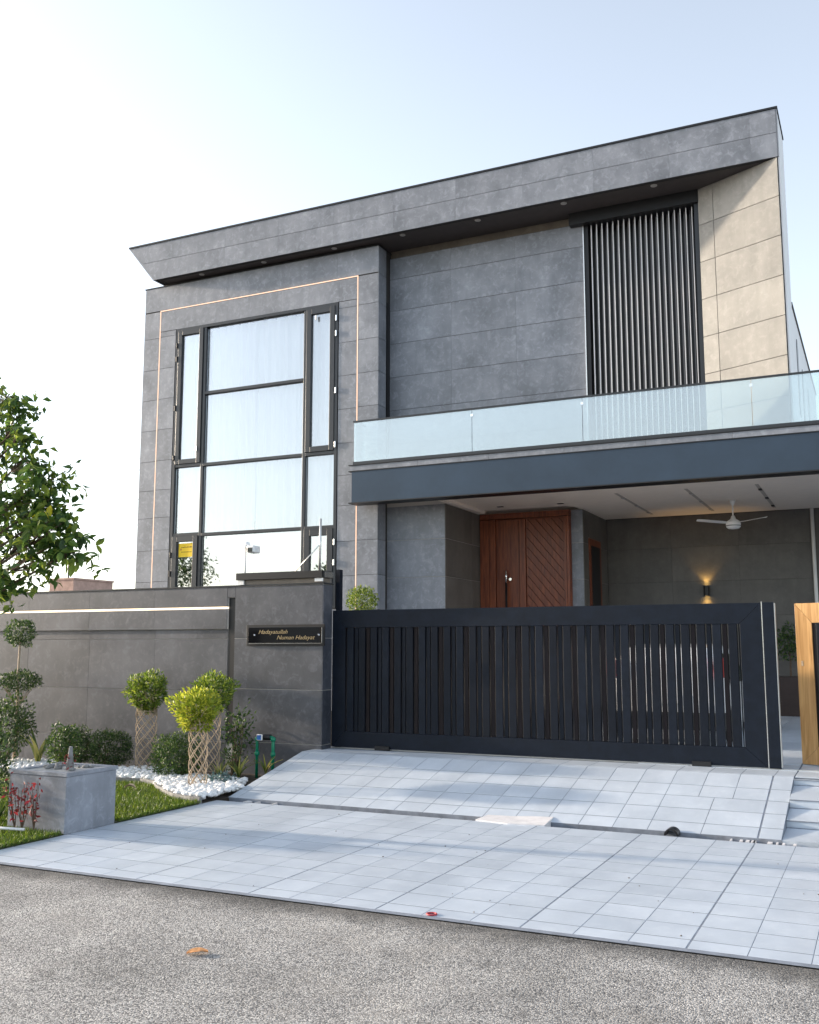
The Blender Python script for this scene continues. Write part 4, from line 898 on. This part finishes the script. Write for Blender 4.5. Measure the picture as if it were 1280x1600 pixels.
# litter
def curl(name, c, L_, W2, rot, mat, label, cat, arch=.02, z=.0):
    vs = []; fs = []; N_ = 8
    for i_ in range(N_+1):
        s_ = i_/N_; wv = W2*math.sin(math.pi*min(1, s_*.93+.05))**.7
        for q_ in (-1, -.4, 0, .4, 1):
            x_ = (s_-.5)*L_; y_ = q_*wv*.5; z_ = .004+arch*(1-(2*s_-1)**2)+abs(q_)**2*arch*.8+random.uniform(0, .002)
            vs.append((c[0]+x_*math.cos(rot)-y_*math.sin(rot), c[1]+x_*math.sin(rot)+y_*math.cos(rot), z+z_))
    for i_ in range(N_):
        for q_ in range(4): k_ = i_*5+q_; fs.append((k_, k_+1, k_+6, k_+5))
    k_ = len(vs); vs += [(a, b, c_+.0015) for a, b, c_ in vs]; fs += [tuple(i_+k_ for i_ in f_[::-1]) for f_ in fs]
    return tag(MB().add(vs, fs).build(name, mat), label, cat)
curl('fallen_leaf', (-3.80, 5.06), .125, .085, R(40), M['orange'], 'curled dry orange leaf lying alone on the asphalt', 'leaf', .012, -.009)
curl('fallen_leaf', (-8.57, 9.95), .14, .08, R(20), M['twig'], 'dry brown leaf lying on the green lawn', 'leaf', .03, .06)
pebbles('apron_grit', [(random.uniform(-6.8, -.5), random.uniform(6.5, 9.8), .004) for _ in range(34)], (.003, .008), M['drain'])['kind'] = 'stuff'
rr_ = MB(); rr_.tube([(-2.88+.034*math.cos(a_*.3927), 6.42+.03*math.sin(a_*.3927), .008) for a_ in range(17)], .006, 6)
tag(rr_.build('rubber_ring', M['redcap'], smooth=True), 'small red rubber ring lying on the apron edge', 'ring')

# potted plants
pp = thing('potted_tree', (-1.60, 20.2, fz(20.2)), 'small leafy tree in a tall dark planter by the porch back wall', 'potted plant')
zz = fz(20.2); MB().prism([(-1.90, 20.0), (-1.35, 20.0), (-1.35, 20.5), (-1.90, 20.5)], zz, 1.26, 'z').build('pot', M['potmat'], pp, bevel=.01)
MB().tube([(-1.62, 20.25, 1.2), (-1.61, 20.25, 1.6), (-1.63, 20.25, 1.9)], [.02, .015, .01], 8).build('stem', M['bark'], pp)
P_, D_ = blob(700, (-1.64, 20.25, 1.88), (.24, .2, .34), .3, .25); leaves('foliage', P_, rdir(700, .3), rng.uniform(.05, .08, 700), M['lv_mid'], pp)
pq = thing('potted_topiary', (-7.27, 13.6, .4), 'round lit topiary ball peeking over the left end of the gate', 'potted plant')
MB().lathe([(.16, 0), (.21, .4), (.22, .42), (.19, .42)], (-7.27, 13.6, .40), 18).build('pot', M['potmat'], pq, smooth=True)
MB().tube([(-7.27, 13.6, .8), (-7.26, 13.6, 1.6), (-7.27, 13.6, 2.5)], [.025, .02, .012], 8).build('stem', M['bark'], pq)
P_, D_ = blob(1800, (-7.27, 13.6, 2.52), (.235, .23, .22), .5, .1); leaves('foliage', P_, rdir(1800, .3, D_*.6), rng.uniform(.03, .05, 1800), M['lv_top'], pq)

# ------------------------------------------------------------------ STREET TREE at left
tr = thing('street_tree', (-9.65, 7.9, 0), 'leafy tree reaching into the picture from the left edge', 'tree')
MB().tube([(-9.65, 7.9, -.05), (-9.6, 7.9, 1.2), (-9.6, 7.95, 2.4), (-9.4, 7.9, 3.6), (-9.3, 7.9, 4.6)], [.10, .08, .07, .045, .02], 10).build('trunk', M['bark'], tr, smooth=True)
tips = []; ob_ = MB()
heads = [(-8.62,7.9,2.80,.24),(-8.85,7.8,3.02,.27),(-9.0,7.9,3.22,.22),(-9.05,7.7,2.72,.25),(-9.3,7.9,2.95,.32),(-9.35,7.9,3.45,.34),(-9.25,7.8,3.85,.26),(-9.5,7.9,4.25,.24),(-9.55,7.8,4.6,.2),(-8.95,7.9,3.62,.15),(-9.05,7.95,3.38,.2),(-9.7,7.8,3.8,.42),(-9.75,7.9,3.2,.45),(-9.55,7.7,2.6,.30),(-9.9,8.0,4.3,.40),(-10.3,7.9,3.9,.5),(-10.4,8,3.2,.5),(-10.0,8.5,3.5,.5),(-10.0,7.3,3.5,.45),(-10.1,7.9,4.9,.35),(-9.28,7.75,4.10,.13),(-8.62,7.88,2.98,.13),(-9.45,7.8,2.42,.18)]
LP, LD = [], []
for hx, hy, hz, hr in heads:
    hx += .92 if hx > -9.6 else .5
    b0 = Vector((-9.5, 7.9, max(1.9, hz-.9))); e_ = Vector((hx, hy, hz)); md_ = (b0+e_)/2+Vector((0, 0, .12))
    ob_.tube([b0, md_, e_], [.028, .016, .006], 6)
    m_ = int(30+230*hr*hr*4)
    for k_ in range(m_//6+1):
        q_ = e_+Vector(rng.normal(size=3))*hr*.55; ob_.tube([md_*.4+e_*.6, (e_+q_)/2, q_], [.006, .004, .002], 4)
        for j_ in range(random.randint(6, 10)):
            a_ = Vector(rng.normal(size=3)); a_.z -= .55; a_.normalize()
            LP.append(tuple(q_+a_*.02+Vector(rng.normal(size=3))*.035)); LD.append(tuple(a_))
ob_.build('branch', M['bark'], tr)['kind'] = 'stuff'
LP = np.array(LP); LD = np.array(LD); sc0 = LP[:, 0]-.3*np.abs(LP[:, 2]-3.2)-.6*(LP[:, 1]-7.9); order = np.argsort(-sc0)
lm = bpy.data.meshes.new('leaf')
vs = [(0,0,0), (.22,-.19,.05), (.25,0,0), (.22,.19,.05), (.55,-.25,.07), (.58,0,-.01), (.55,.25,.07), (.83,-.13,.0), (.84,0,-.05), (.83,.13,.0), (1,0,-.12)]
lm.from_pydata([(a*.13, b*.13, c_*.13) for a, b, c_ in vs], [], [(0,1,2),(0,2,3),(1,4,5,2),(2,5,6,3),(4,7,8,5),(5,8,9,6),(7,10,8),(8,10,9)]); lm.materials.append(M['lv_tree'])
lm2 = lm.copy(); lm2.materials[0] = M['lv_yel']
for q_, i_ in enumerate(order[:298]):
    p_, d_ = Vector(LP[i_]), Vector(LD[i_]); ob = bpy.data.objects.new('leaf', lm2 if q_ % 61 == 5 else lm)
    s_ = random.uniform(.75, 1.15); rot = d_.to_track_quat('X', 'Z').to_matrix().to_4x4() @ Matrix.Rotation(random.uniform(-1, 1), 4, 'X') @ Matrix.Scale(s_, 4)
    COL.objects.link(ob); ob.parent = tr; rot.translation = p_-WL[tr.name]; ob.matrix_local = rot
rest = order[298:]; leaves('foliage', LP[rest], LD[rest], rng.uniform(.09, .14, len(rest)), M['lv_tree'], tr, width=.5)

# ------------------------------------------------------------------ DISTANCE and the other side of the street
nb = thing('distant_brick_house', (-39.6, 40, 0), 'distant pinkish brick stair tower just above the boundary wall at left', 'building')
MB().box(-40.5, 40, -.1, -38.8, 43, 5.40).build('wall', M['brick'], nb); MB().box(-40.55, 39.95, 5.401, -38.75, 43.05, 5.50).build('parapet', M['brick'], nb)
MB().tube([(-39.68, 40.5, 5.5), (-39.68, 40.5, 6.4)], .05, 8).build('pole', M['black'], nb)
lab = ['topmost', 'second from the top', 'third from the top', 'fourth from the top', 'second from the bottom', 'lowest']
for k_, z in enumerate((11.6, 11.0, 9.9, 9.45, 8.55, 8.1)):
    o = MB().tube([(-60+i_*4, 40, z+.12*((i_-5)/5)**2) for i_ in range(12)], .022, 4).build('overhead_cable', M['cable'])
    tag(o, f'faint overhead cable crossing the sky left of the house, {lab[k_]} of six', 'cable', 'faint overhead cables')
def far_tree(label, x, y, h, r, seed):
    t_ = thing('roadside_tree', (x, y, 0), label, 'tree', 'trees across the road')
    MB().tube([(x, y, -.1), (x+.1, y, h*.35), (x, y, h*.7)], [.18, .14, .06], 8).build('trunk', M['bark'], t_)
    PP, DD = [], []
    for k_ in range(9):
        c_ = (x+random.uniform(-.6, .6)*r, y+random.uniform(-.6, .6)*r, h*.68+random.uniform(-.3, .35)*h*.55); p_, d_ = blob(330, c_, (r*.5, r*.5, r*.42), .3, .3); PP.append(p_); DD.append(d_)
    PP = np.concatenate(PP); DD = np.concatenate(DD); leaves('crown', PP, rdir(len(PP), -.1, DD*.4), rng.uniform(.16, .26, len(PP)), M['lv_dark'], t_, width=.5)
far_tree('tall tree across the road, left one mirrored in the window', -34.5, -9.5, 7.6, 2.3, 1)
far_tree('tree across the road, mirrored at the right of the window', -23.5, -8.5, 6.2, 1.7, 2)
hs = thing('opposite_house', (-29, -16, 0), 'low plain house across the road mirrored in the window', 'building')
MB().box(-33, -22, -.1, -24.5, -14, 5.6).build('wall', M['house2'], hs); MB().box(-33.2, -22.2, 5.601, -24.3, -13.8, 5.9).build('parapet', M['white'], hs)
for x in (-31.5, -28.5, -26.3): f_ = MB().box(x-.5, -14.02+.0, 1.2, x+.5, -13.96, 2.6).build('window', M['frame'], hs)
